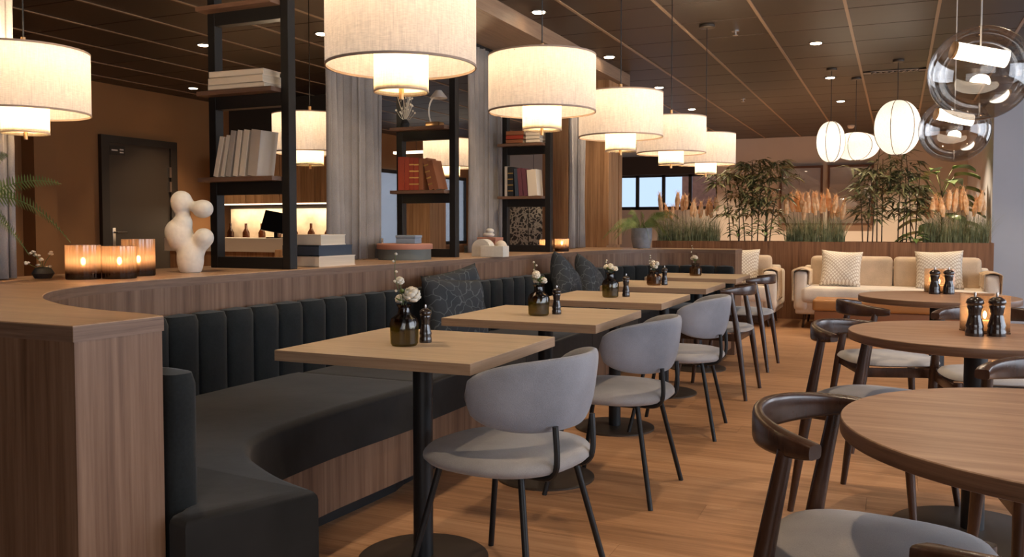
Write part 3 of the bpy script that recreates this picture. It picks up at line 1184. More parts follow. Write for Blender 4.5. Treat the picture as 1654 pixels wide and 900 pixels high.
# ================================================================ ROUND TABLES
def round_table(label, loc, r):
    t = thing('round_table', label, 'table', (loc[0], loc[1], 0), 0, 'round walnut tables')
    MB().lathe([(0, .716), (r - .004, .716), (r, .718), (r, .748), (r - .0015, .75), (0, .75)], 96).build('table_top', 'round_top', t, smooth=30)
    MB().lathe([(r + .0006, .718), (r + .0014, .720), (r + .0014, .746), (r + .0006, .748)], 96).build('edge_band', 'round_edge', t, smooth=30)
    MB().lathe([(0, .715), (.16, .715), (.16, .708), (.040, .705), (.040, .012), (0, .012)], 28).build('column', 'black_metal', t, smooth=40)
    MB().lathe([(0, 0), (.28, 0), (.28, .008), (.272, .012), (.05, .016), (0, .016)], 48).build('base_plate', 'base_metal', t, smooth=40)
    return t


round_table('round walnut table nearest the camera, bare top, cut by the right edge', (0.37, 1.985), .475)
round_table('middle round walnut table, with a square lantern and two mills', (0.275, 3.65), .445)
round_table('farthest round walnut table, in front of the cognac bench', (0.215, 5.50), .42)


# ================================================================ PENDANT LAMPS
def drum_lamp(label, x, y, zb, scale=1.0, power=9.0, group='linen drum pendants above the square tables'):
    t = thing('drum_pendant_lamp', label, 'lamp', (x, y, 0), 0, group)
    D = .225 * scale
    hgt = .235 * scale
    MB().lathe([(D, zb), (D, zb + hgt), (D - .002, zb + hgt), (D - .002, zb)], 64, closed=True).build('outer_shade', 'shade', t, smooth=30)
    m = MB()
    for z in (zb - .001, zb + hgt - .006):
        m.lathe([(D + .0012, z), (D + .0012, z + .007), (D - .003, z + .007), (D - .003, z)], 64, closed=True)
    m.build('shade_trim', 'shade_band', t, smooth=30)
    r2 = .082 * scale
    z2 = zb - .075 * scale
    MB().lathe([(r2, z2), (r2, zb + hgt * .75), (r2 - .002, zb + hgt * .75), (r2 - .002, z2)], 40, closed=True).build('inner_shade', 'shade_inner', t, smooth=30)
    m = MB()
    m.lathe([(r2 + .001, z2), (r2 + .001, z2 + .005), (r2 - .002, z2 + .005), (r2 - .002, z2)], 40, closed=True)
    m.build('inner_trim', 'shade_band', t, smooth=30)
    # diffuser disc low in the inner drum
    MB().lathe([(0, z2 + .012), (r2 - .003, z2 + .012), (r2 - .003, z2 + .014), (0, z2 + .014)], 40).build('diffuser', 'shade_inner', t, smooth=30)
    m = MB()
    for k in range(3):
        a = 2 * PI * k / 3 + .4
        m.tube([(0, 0, zb + hgt - .012), (D * math.cos(a), D * math.sin(a), zb + hgt - .012)], .002, 6)
    m.build('spider', 'wire', t)
    m = MB()
    m.tube([(0, 0, z2 - .02), (0, 0, z2 + .03)], .0075, 10)
    m.build('stem', 'brass', t, smooth=40)
    m = MB()
    m.tube([(0, 0, zb + hgt - .02), (0, 0, zb + hgt + .05)], .009, 10)
    m.build('socket', 'brass', t, smooth=40)
    MB().tube([(0, 0, zb + hgt + .05), (0, 0, CEIL - .02)], .0028, 6).build('cord', 'black_metal', t)
    MB().lathe([(0, CEIL - .004), (.06, CEIL - .004), (.06, CEIL - .022), (.055, CEIL - .026), (0, CEIL - .026)], 28).build('canopy', 'base_metal', t, smooth=40)
    MB().ellipsoid((0, 0, zb + hgt * .42), (.026, .026, .034), 2).build('bulb', 'bulb', t, smooth=0)
    return t


LX = -1.37
LY = [2.27, 3.40, 4.53, 5.67, 6.80]
ll = ['largest linen drum pendant lamp, cut by the top edge, above the nearest square table',
      'linen drum pendant lamp above the second square table',
      'linen drum pendant lamp, third from the camera, above the third square table',
      'linen drum pendant lamp, fourth of the row over the square tables',
      'farthest linen drum pendant lamp of the row over the square tables']
lamp0 = drum_lamp(ll[0], LX, LY[0], 1.625)
for k in range(1, 5):
    dup(lamp0, (LX, LY[k], 0), 0, ll[k])
back_lamps = [(-3.00, 2.26, -.055, 'linen drum pendant lamp at the left edge above the candle glasses'),
              (-3.30, 4.39, -.03, 'linen drum pendant lamp behind the nearest open shelf'),
              (-3.43, 6.46, .01, 'linen drum pendant lamp behind the middle open shelf')]
for x, y, dz, lab in back_lamps:
    dup(lamp0, (x, y, dz), 0, lab, 'linen drum pendants behind the counter')
for k, y in enumerate(LY):
    point_light('pendant_bulb_light', (LX, y, 1.625 + .215), 8, WARM, .05)
    point_light('pendant_low_bulb_light', (LX, y, 1.625 + .02), 5.0, WARM, .04)
for x, y, dz, lab in back_lamps:
    point_light('pendant_bulb_light', (x, y, 1.84 + dz), 9, WARM, .05)
    point_light('pendant_low_bulb_light', (x, y, 1.645 + dz), 5.0, WARM, .04)


# silk lanterns near the sofas
def lantern(label, loc, rx, rz_, name='silk_lantern', pw_=1.0):
    t = thing(name, label, 'lamp', (loc[0], loc[1], 0), 0, 'silk lanterns above the sofas')
    z = loc[2]
    prof = []
    for i in range(21):
        a = -PI / 2 + PI * i / 20
        prof.append((max(.03 if i in (0, 20) else .001, rx * math.cos(a) ** .85 if math.cos(a) > 0 else .03), z + rz_ * math.sin(a)))
    prof[0] = (.045, z - rz_ * .985)
    prof[-1] = (.045, z + rz_ * .985)
    MB().lathe(prof, 48).build('silk_shade', 'silk', t, smooth=0)
    for k in range(6):
        a = PI * k / 3 + .25
        pts = []
        for i in range(15):
            b = -PI / 2 + PI * i / 14
            pts.append(((rx + .003) * max(.03, math.cos(b)) ** .85 * math.cos(a), (rx + .003) * max(.03, math.cos(b)) ** .85 * math.sin(a), z + rz_ * math.sin(b)))
        MB().tube(pts, .0035, 5).build('rib', 'wire', t)
    MB().tube([(0, 0, z + rz_), (0, 0, CEIL - .02)], .003, 6).build('cord', 'black_metal', t)
    MB().lathe([(0, CEIL - .004), (.05, CEIL - .004), (.05, CEIL - .02), (0, CEIL - .024)], 24).build('canopy', 'base_metal', t, smooth=40)
    point_light('lantern_bulb_light', (loc[0], loc[1], z), pw_, (1.0, .80, .56), .05)
    return t


def at_px(u, v, w_):
    """world point for distance w_ along the axis of the camera (used for layout only)"""
    f = Vector((-math.sin(YAW) * math.cos(PITCH), math.cos(YAW) * math.cos(PITCH), -math.sin(PITCH)))
    r = Vector((math.cos(YAW), math.sin(YAW), 0))
    up = r.cross(f)
    return Vector((0, 0, 1.15)) + (f + r * ((u - 827) / 1404) + up * ((424 - v) / 1404)) * w_


LANTERNS = 1
lantern('small oval silk lantern, leftmost of the three over the sofas', (-.62, 9.17, 1.98), .135, .20)
lantern('flat disc silk lantern between the two tall ones', (-.42, 9.85, 1.985), .235, .145)
lantern('large round silk lantern with dark ribs, right of the three over the sofas', (-.02, 8.95, 2.07), .205, .255, pw_=1.5)


# clear glass globe lamps
def globe(label, loc, r):
    t = thing('glass_globe_lamp', label, 'lamp', (loc[0], loc[1], 0), 0, 'clear glass globe pendants')
    z = loc[2]
    MB().ellipsoid((0, 0, z), (r, r, r * .97), 4).build('glass_globe', 'glass_globe', t, smooth=0)
    ax = Vector((.93, .30, -.20)).normalized()
    a = Vector((0, 0, z + r * .38)) - ax * r * .52
    b = Vector((0, 0, z + r * .38)) + ax * r * .52
    MB().tube([a, a.lerp(b, .5), b], .026, 20).build('light_tube', 'tube_light', t, smooth=40)
    MB().tube([a - ax * .008, a], .0275, 20).build('end_cap', 'brass', t, smooth=40)
    MB().tube([(0, 0, z + r * .38 + .02), (0, 0, CEIL - .02)], .0024, 6).build('cord', 'white_plastic', t)
    MB().lathe([(0, CEIL - .004), (.05, CEIL - .004), (.05, CEIL - .02), (0, CEIL - .024)], 24).build('canopy', 'base_metal', t, smooth=40)
    point_light('globe_lamp_light', (loc[0], loc[1], z + r * .2), 2.2, (1, .85, .66), .03)
    return t


globe('large clear glass globe lamp at the top right with a glowing tube inside', (.227, 3.09, 1.626), .15)
globe('smaller, farther clear glass globe lamp below the large one', (.23, 4.48, 1.59), .152)


# ================================================================ CEILING FITTINGS
def downlight(label, x, y):
    t = thing('downlight', label, 'ceiling light', (x, y, 0), 0, 'recessed ceiling downlights')
    MB().lathe([(.046, CEIL - .004), (.06, CEIL - .009), (.06, CEIL - .001), (.046, CEIL - .001)], 24, closed=True).build('ring', 'base_metal', t, smooth=40)
    MB().lathe([(0, CEIL - .010), (.044, CEIL - .010), (.046, CEIL - .004), (0, CEIL - .004)], 24).build('lens', 'downlight', t, smooth=40)
    return t


spots = [(-2.459 + .06, 5.89, 'recessed downlight beside the bulkhead, above the second drum lamp'), (-2.44, 7.70, 'recessed downlight beside the bulkhead, above the third drum lamp'),
         (-2.46, 9.60, 'recessed downlight just past the end of the bulkhead'), (-.658, 7.83, 'recessed downlight right of the drum lamps, nearest of three in line'),
         (-.67, 9.70, 'recessed downlight, middle of three in line toward the far wall'), (-.672, 11.57, 'recessed downlight, farthest of three in line, above the plants'),
         (-5.45, 5.79, 'recessed downlight left of the nearest open shelf, upper one'), (-7.26, 7.54, 'recessed downlight near the brown wall, above the door'),
         (-4.265, 5.84, 'recessed downlight seen right of the nearest open shelf'), (-2.52, 11.56, 'small recessed downlight far off above the drum lamps'),
         (-.66, 5.9, None), (-.66, 4.0, None), (-2.46, 4.1, None), (-2.46, 2.3, None), (-5.4, 3.9, None), (-1.4, 13.8, None), (.1, 13.8, None), (-2.9, 13.8, None), (-1.9, 10.6, None), (-.2, 10.6, None), (.8, 10.6, None), (-1.4, 14.9, None), (.0, 14.9, None), (-2.9, 14.9, None), (-1.2, 12.4, None), (.3, 12.4, None), (.3, 9.7, None), (-6.4, 9.9, None), (-5.0, 8.0, None), (.9, 5.9, None), (.9, 4.0, None), (.9, 7.8, None), (.95, 2.1, None), (-.3, 1.6, None), (-6.6, 5.8, None)]  # unlabelled spots have no fitting; many are fill added to brighten dark areas
dl0 = None
for x, y, lab in spots:
    if lab:
        if dl0 is None:
            dl0 = downlight(lab, x, y)
        else:
            dup(dl0, (x, y, 0), 0, lab)
    spot_light('downlight_and_fill_light', (x, y, CEIL - .02), 120 if y > 12 else 30, (1.0, .76, .50), 95, .7, .03)


def vent(label, loc):
    t = thing('ceiling_vent', label, 'vent', (loc[0], loc[1], CEIL - .004), 0, 'slotted ceiling vents')
    f = MB()
    f.box2((-.29, -.06, -.006), (.29, -.045, .0))
    f.box2((-.29, .045, -.006), (.29, .06, .0))
    f.box2((-.29, -.06, -.006), (-.22, .06, .0))
    f.box2((.22, -.06, -.006), (.29, .06, .0))
    f.build('frame', 'vent', t)
    MB().box2((-.22, -.045, -.002), (.22, .045, 0)).build('backing', 'ceiling_line', t)
    for k in range(8):
        MB().box((-.19 + k * .0545, 0, -.006), (.014, .09, .008), rot=(0, 0, .35)).build('slat', 'vent', t)


vent('slotted metal ceiling vent nearer the glass globes', (-.055, 9.55))
vent('slotted metal ceiling vent nearer the far wall', (-.055, 12.75))
for x, y, lab in ((-1.205, 7.1, 'small ceiling sprinkler above the fourth drum lamp'), (-1.75, 10.9, 'farther ceiling sprinkler beyond the drum lamps')):
    t = thing('sprinkler', lab, 'sprinkler', (x, y, 0))
    MB().lathe([(0, CEIL), (.03, CEIL), (.03, CEIL - .006), (.008, CEIL - .01), (.008, CEIL - .03), (.022, CEIL - .034), (.022, CEIL - .037), (0, CEIL - .037)], 16).build('head', 'steel', t, smooth=40)
t = tag(MB().lathe([(0, CEIL), (.05, CEIL), (.055, CEIL - .012), (.045, CEIL - .04), (.03, CEIL - .05), (0, CEIL - .052)], 24, c=(-.682, 14.4, 0)).build('smoke_detector', 'white_plastic', smooth=40),
        'white round smoke detector on the ceiling near the far wall', 'smoke detector')


# ================================================================ CURTAINS
def curtain(label, x, y0, y1, z0, z1, amp=.028, folds=9):
    nseg = folds * 10
    m = MB()

    def fn(u, v):
        ph = u * folds * 2 * PI
        a = amp * (0.75 + .25 * math.sin(u * 17 + v * 2)) * (1 - .25 * v)
        xx = x + a * math.sin(ph + .5 * math.sin(u * 9)) + .008 * math.sin(3 * v + u * 11)
        yy = y0 + (y1 - y0) * u + amp * .35 * math.sin(2 * ph)
        return Vector((xx, yy, z0 + (z1 - z0) * v))
    m.grid(fn, nseg, 12)
    t = thing('curtain', label, 'curtain', (0, 0, 0), 0, 'grey curtains hanging behind the counter')
    m.build('drape', 'curtain', t, smooth=0, mods=[('SOLIDIFY', dict(thickness=.004))])
    k = MB()
    k.box2((x - .015, y0 - .05, z1 - .004), (x + .015, y1 + .05, z1 + .018))
    k.build('rail', 'black_metal', t)
    return t


curtain('grey curtain right of the nearest open shelf', -3.05, 4.20, 4.80, .945, 2.56, folds=8)
curtain('grey curtain between the middle and the farthest open shelf', -3.05, 6.03, 6.68, .945, 2.56, folds=8)
curtain('narrow grey curtain beside the oak panelling at the far end', -2.76, 7.50, 7.95, .945, 2.56, folds=7)
curtain('grey curtain at the left edge of the picture, behind the fern', -3.17, 1.75, 2.34, .945, 2.56, folds=8)


# ================================================================ OPEN SHELVES
def shelf_unit(label, x0, y0, wd=.60, dp=.055):
    t = thing('open_shelf', label, 'shelf', (x0, y0, .94), 0, 'black ladder shelves on the counter')
    tops = [.0, .45, .875, 1.29]
    fw = .046
    for px in (0, wd - fw):
        MB().box2((px, 0, 0), (px + fw, dp, 1.638), bevel=.002, seg=1).build('upright', 'frame_black', t)
    MB().box2((fw, 0, 0), (wd - fw, dp, .055)).build('crossbar', 'frame_black', t)
    for z in tops[1:]:
        MB().box2((fw, 0, z - .085), (wd - fw, dp, z - .022)).build('crossbar', 'frame_black', t)
        MB().box2((-.012, -.07, z - .022), (wd - fw - .001, .07, z), bevel=.0015, seg=1).build('shelf_board', 'shelf_wood', t)
    return t


S = [(-3.175, 3.40), (-3.15, 5.15), (-2.97, 6.5)]
shelf_unit('black open ladder shelf nearest the camera, holding pale books', *S[0], wd=.497)
shelf_unit('black open ladder shelf in the middle, holding red leather books', *S[1], wd=.455)
shelf_unit('black open ladder shelf farthest from the camera, holding plum and white books', *S[2], wd=.425)


def book(label, loc, size, cover, lean=0.0, rz=0.0, group=None, bands=False, flat=False):
    """size = thickness, depth, height; stands on its bottom edge with its spine toward -Y; lean about Y"""
    th, dp, ht = size
    t = thing('book', label, 'book', loc, 0, group)
    if flat:
        t.rotation_euler = (0, 0, rz)
        c = MB()
        c.box2((-ht / 2, -dp / 2, 0), (ht / 2, dp / 2, .003))
        c.box2((-ht / 2, -dp / 2, th - .003), (ht / 2, dp / 2, th))
        c.box2((-ht / 2, -dp / 2, 0), (ht / 2, -dp / 2 + .003, th))
        c.build('cover', cover, t)
        MB().box2((-ht / 2 + .004, -dp / 2 + .003, .003), (ht / 2 - .004, dp / 2 - .004, th - .003)).build('pages', 'paper', t)
        return t
    t.rotation_euler = (0, lean, rz)
    c = MB()
    c.box2((-th / 2, 0, 0), (-th / 2 + .003, dp, ht))
    c.box2((th / 2 - .003, 0, 0), (th / 2, dp, ht))
    c.box2((-th / 2, -.002, 0), (th / 2, .003, ht), bevel=.001, seg=1)
    c.build('cover', cover, t)
    MB().box2((-th / 2 + .003, .003, .004), (th / 2 - .003, dp - .003, ht - .005)).build('pages', 'paper', t)
    if bands:
        for k in range(4):
            MB().box2((-th / 2 - .0006, -.004, ht * (.16 + .2 * k)), (th / 2 + .0006, .002, ht * (.16 + .2 * k) + .009)).build('spine_band', 'gold', t)
    return t


GB1 = 'pale books leaning on the nearest shelf'
zb = .94 + .45
xb = S[0][0] + .10
for k, (th, ht, cv, ln, lab) in enumerate([(.028, .20, 'cream', 13, 'cream book, leftmost of the leaning row on the nearest shelf'),
                                          (.022, .205, 'tan', 12, 'thin beige-brown book second from left in the leaning row'),
                                          (.030, .225, 'book_grey', 10, 'thick grey-beige book third in the leaning row'),
                                          (.028, .225, 'cream', 9, 'cream book fourth in the leaning row'),
                                          (.034, .225, 'cream', 9, 'thick cream book fifth in the leaning row'),
                                          (.058, .222, 'book_grey', 8, 'widest grey book at the right end of the leaning row')]):
    book(lab, (xb, S[0][1] - .065, zb + .002), (th, .125, ht), 'cream' if cv == 'tan' else cv, R(ln), 0, GB1)
    xb += th + .014 if k < 4 else th + .028
GB2 = 'stack of pale books on the upper board of the nearest shelf'
for k, (th, ht, rz, lab) in enumerate([(.022, .34, .02, 'pale book at the bottom of the flat stack on the nearest shelf'), (.036, .345, -.03, 'thick pale book in the middle of the flat stack on the nearest shelf'),
                                      (.030, .32, .05, 'pale book on top of the flat stack on the nearest shelf')]):
    book(lab, (S[0][0] + .235, S[0][1] + .0, .94 + .875 + sum([.022, .036, .030][:k]) + .0005), (th, .14, ht), 'cream', 0, rz, GB2, flat=True)
GB3 = 'red and tan leather books on the middle shelf'
xb = S[1][0] + .052
for k, (th, ht, cv, ln, bd, lab) in enumerate([(.050, .225, 'red', 0, False, 'plain bright red book at the left end of the middle shelf'), (.036, .222, 'red', 0, False, 'plain red book second on the middle shelf'),
                                              (.034, .218, 'red', 0, True, 'red book with gilt spine bands, left of the pair on the middle shelf'), (.034, .216, 'red', 0, True, 'red book with gilt spine bands, right of the pair on the middle shelf'),
                                              (.032, .21, 'tan', 0, False, 'upright brown leather book on the middle shelf'), (.034, .215, 'tan', -14, True, 'leaning tan book with gilt bands on the middle shelf'),
                                              (.038, .20, 'tan', -15, False, 'leaning plain tan book at the right end of the middle shelf')]):
    xx = xb + th / 2
    if ln:
        xx += .045
    book(lab, (xx, S[1][1] - .065, zb + .0015), (th, .125, ht), cv, R(ln), 0, GB3, bands=bd)
    xb += th + .002
GB4 = 'books on the farthest shelf'
xb = S[2][0] + .052
for k, (th, ht, cv, ln, lab) in enumerate([(.022, .24, 'book_grey', 0, 'slim grey book at the left end of the farthest shelf'), (.046, .235, 'black_cloth', 0, 'thick black book with gilt bands on the farthest shelf'),
                                          (.03, .22, 'navy', -3, 'slim dark book beside the thick black one on the farthest shelf'), (.034, .225, 'plum', -5, 'left plum book on the farthest shelf'),
                                          (.034, .22, 'plum', -6, 'right plum book on the farthest shelf'), (.078, .21, 'cream', -4, 'wide white book at the right end of the farthest shelf')]):
    book(lab, (xb + th / 2 + (.012 if ln else 0), S[2][1] - .065, zb + .0015), (th, .125, ht), cv, R(ln), 0, GB4, bands=(k == 1))
    xb += th + .006
for k in range(3):
    book(['red leather book at the bottom', 'red leather book in the middle', 'red leather book on top'][k] + ' of the small stack on the farthest shelf', (S[2][0] + .14, S[2][1] + .0, .94 + .875 + .033 * k), (.032, .14, .15), 'tan' if k != 1 else 'red', 0, .03 * k, 'stack of red books on the farthest shelf', flat=True)
for k in range(3):
    book(['cream book at the bottom', 'cream book in the middle', 'cream book on top'][k] + ' of the small stack on the farthest shelf', (S[2][0] + .30, S[2][1] + .0, .94 + .875 + .028 * k), (.027, .14, .12), 'cream', 0, -.02 * k, 'stack of cream books on the farthest shelf', flat=True)

# ornaments on the middle shelf top board
t = thing('desk_lamp', 'small white bent-arm desk lamp on the upper board of the middle shelf', 'lamp', (S[1][0] + .30, S[1][1] + .0, .94 + .875))
MB().box2((-.05, -.04, 0), (.05, .04, .03), bevel=.006).build('base', 'brass', t, smooth=40)
MB().tube(smooth_path([(-.03, 0, .03), (-.045, 0, .10), (-.03, 0, .17), (.01, 0, .21)], 5), .006, 8).build('arm', 'white_plastic', t, smooth=40)
MB().lathe([(.02, .0), (.06, -.05), (.058, -.052), (.018, -.002)], 20, c=(.03, 0, .24)).build('lamp_shade', 'white_plastic', t, smooth=40)
t = thing('dried_sprig', 'dark dried sprig standing at the left of the upper board of the middle shelf', 'ornament', (S[1][0] + .07, S[1][1] + .0, .94 + .875))
random.seed(5)
MB().lathe([(0, 0), (.025, 0), (.032, .03), (.015, .06), (0, .06)], 16).build('holder', 'black_cloth', t, smooth=40)
m = MB()
for k in range(26):
    a = random.uniform(0, 2 * PI)
    r_ = random.uniform(.02, .07)
    z = random.uniform(.10, .26)
    m.tube([(0, 0, .05), (r_ * .5 * math.cos(a), r_ * .5 * math.sin(a), z * .6), (r_ * math.cos(a), r_ * math.sin(a), z)], [.002, .0015, .001], 4)
    m.ellipsoid((r_ * math.cos(a), r_ * math.sin(a), z), (.008, .008, .008), 1)
o = m.build('twigs', 'petal', t)
o['kind'] = 'stuff'

# boxes and books by the shelf feet
GS = 'stack beside the nearest shelf'
ox, oy = -2.80, 3.80
for k, (a, b, c_, mt, lab) in enumerate([(.24, .30, .055, 'cream', 'thick white book at the bottom of the stack beside the nearest shelf'), (.23, .30, .055, 'navy', 'navy blue box book second in the stack beside the nearest shelf'),
                                        (.21, .24, .055, 'cream', 'white book on top of the stack beside the nearest shelf')]):
    z = .94 + .055 * k + .0004
    t = thing('large_book', lab, 'book', (ox - .01 * k, oy, z), .06 * (k - 1), GS)
    c = MB()
    c.box2((-a / 2, -b / 2, 0), (a / 2, b / 2, .004))
    c.box2((-a / 2, -b / 2, .0505), (a / 2, b / 2, .0545))
    c.box2((-a / 2, -b / 2, 0), (a / 2, -b / 2 + .004, .0545))
    c.build('cover', mt, t)
    MB().box2((-a / 2 + .003, -b / 2 + .004, .004), (a / 2 - .003, b / 2 - .004, .0505)).build('pages', 'paper' if k != 1 else mt, t)
t = thing('round_box', 'low round box with a coral lid and dark side, left of the middle shelf', 'box', (-2.83, 4.72, .94))
MB().lathe([(0, 0), (.165, 0), (.165, .065), (0, .065)], 48).build('body', 'sage', t, smooth=40)
MB().lathe([(0, .0655), (.172, .0655), (.175, .07), (.175, .095), (.170, .10), (0, .10)], 48).build('lid', 'coral', t, smooth=40)
t = thing('small_box', 'small dusty blue lidded box on top of the round box', 'box', (-2.80, 4.72, 1.0405), .1)
MB().box2((-.065, -.05, 0), (.065, .05, .035), bevel=.004).build('body', 'dusty_blue', t, smooth=40)
MB().box2((-.068, -.053, .0355), (.068, .053, .052), bevel=.004).build('lid', 'dusty_blue', t, smooth=40)
# white arch bookend and block
t = thing('arch_ornament', 'white arched stone ornament right of the middle shelf', 'ornament', (-2.62, 5.42, .94), .0)
prof = []
for i in range(17):
    a = PI * i / 16
    prof.append((.07 * math.cos(a), .055 + .065 * math.sin(a)))
prof = [(.07, 0)] + prof + [(-.07, 0)]
m = MB()
b = m.bm
fr = [b.verts.new((x, -.04, z)) for x, z in prof]
bk = [b.verts.new((x, .04, z)) for x, z in prof]
b.faces.new(fr)
b.faces.new(list(reversed(bk)))
for i in range(len(prof)):
    j = (i + 1) % len(prof)
    b.faces.new((fr[i], bk[i], bk[j], fr[j]))
m.build('arch', 'white_ceramic', t, smooth=40)
tag(MB().box2((-.085, -.05, 0), (.085, .05, .075), bevel=.008).build('stone_block', 'white_ceramic', loc=(-2.47 - .03, 5.35, .9402), smooth=40), 'low white stone block in front of the arched ornament', 'ornament')
tag(MB().ellipsoid((0, 0, .055), (.045, .045, .05), 3).build('stone_ball', 'cream', loc=(-2.55, 5.56, .945), smooth=0), 'beige round stone behind the white block', 'ornament')
for k, (sz, mt, lab) in enumerate([((.30, .18, .055), 'sage', 'dark grey-green box at the foot of the farthest shelf'), ((.18, .14, .065), 'coral', 'coral box on the grey-green one at the farthest shelf')]):
    t = thing('lidded_box', lab, 'box', (-2.97 + .02 * k, 6.20 + .0 * k, .9403 + .0555 * k), 0)
    MB().box2((-sz[0] / 2, -sz[1] / 2, 0), (sz[0] / 2, sz[1] / 2, sz[2] * .65), bevel=.003).build('body', mt, t)
    MB().box2((-sz[0] / 2 - .003, -sz[1] / 2 - .003, sz[2] * .66), (sz[0] / 2 + .003, sz[1] / 2 + .003, sz[2]), bevel=.003).build('lid', mt, t)
t = tag(MB().ellipsoid((0, 0, .02), (.05, .035, .02), 2).ellipsoid((.01, 0, .05), (.035, .03, .022), 2).build('shell_ornament', 'white_ceramic', loc=(-2.95, 6.20, 1.061), smooth=0), 'white shell-like ornament on the coral box', 'ornament')


# ================================================================ CANDLES ON THE COUNTER
def candle_glass(label, loc, r, h, pw_=1.3, group='ribbed amber candle glasses at the counter bend'):
    t = thing('candle_glass', label, 'candle holder', loc, 0, group)
    MB().lathe([(0, 0), (r * .97, 0), (r, .006), (r, h), (r - .003, h), (r - .003, .008), (0, .008)], 64, rib=.012).build('glass', 'glass_candle', t, smooth=20)
    MB().lathe([(0, .0085), (r * .55, .0085), (r * .55, .05), (0, .052)], 24).build('candle', 'wax', t, smooth=40)
    MB().ellipsoid((0, 0, .07), (.009, .009, .016), 2).build('flame', 'candle_glow', t, smooth=0)
    point_light('candle_light', (loc[0], loc[1], loc[2] + .075), pw_ * .26, (1.0, .62, .34), .012)
    return t


candle_glass('short amber candle glass, left of three by the white sculpture', (-2.945, 2.455, .94), .064, .135)
candle_glass('short amber candle glass, middle of three by the white sculpture', (-2.85, 2.545, .94), .064, .13)
candle_glass('taller amber candle glass behind the two short ones', (-2.93, 2.715, .94), .066, .155, .8)
candle_glass('left candle glass by the farthest shelf', (-2.62, 6.60, .94), .055, .10, 1.0, 'candle glasses by the farthest shelf')
candle_glass('right candle glass by the farthest shelf', (-2.53, 6.72, .94), .058, .105, 1.0, 'candle glasses by the farthest shelf')

# ================================================================ SCULPTURE
t = thing('sculpture', 'white matt ceramic blob sculpture with rounded lobes on the counter', 'sculpture', (-2.92, 3.00, .94), R(22))
mbd = bpy.data.metaballs.new('sculpture_mb')
mbd.resolution = .008
mbd.threshold = .35
mo = bpy.data.objects.new('sculpture_mb', mbd)
COL.objects.link(mo)


def ball(x, z, r, y=0):
    e = mbd.elements.new()
    e.co = (x, y, z)
    e.radius = r
    e.stiffness = 4


for args in [(0.0, .035, .078), (.0, .075, .085), (-.005, .115, .07), (-.045, .165, .085), (-.058, .20, .085), (-.035, .245, .06), (-.035, .285, .045), (-.04, .325, .06), (-.04, .350, .068),
             (-.002, .335, .034), (.025, .322, .034), (.055, .312, .055), (.072, .312, .058), (.035, .11, .05), (.055, .14, .05), (.068, .17, .064)]:
    ball(*args)
bpy.context.view_layer.update()
dg = bpy.context.evaluated_depsgraph_get()
me = bpy.data.meshes.new_from_object(mo.evaluated_get(dg))
bpy.data.objects.remove(mo)
me.materials.clear()
me.materials.append(M['white_ceramic'])
for f in me.polygons:
    f.use_smooth = True
zmin = min((v.co.z for v in me.vertices), default=0)
for v in me.vertices:
    v.co.z = max(0, v.co.z)
so = bpy.data.objects.new('body', me)
COL.objects.link(so)
so.parent = t
t.scale = (.92, .92, .92)


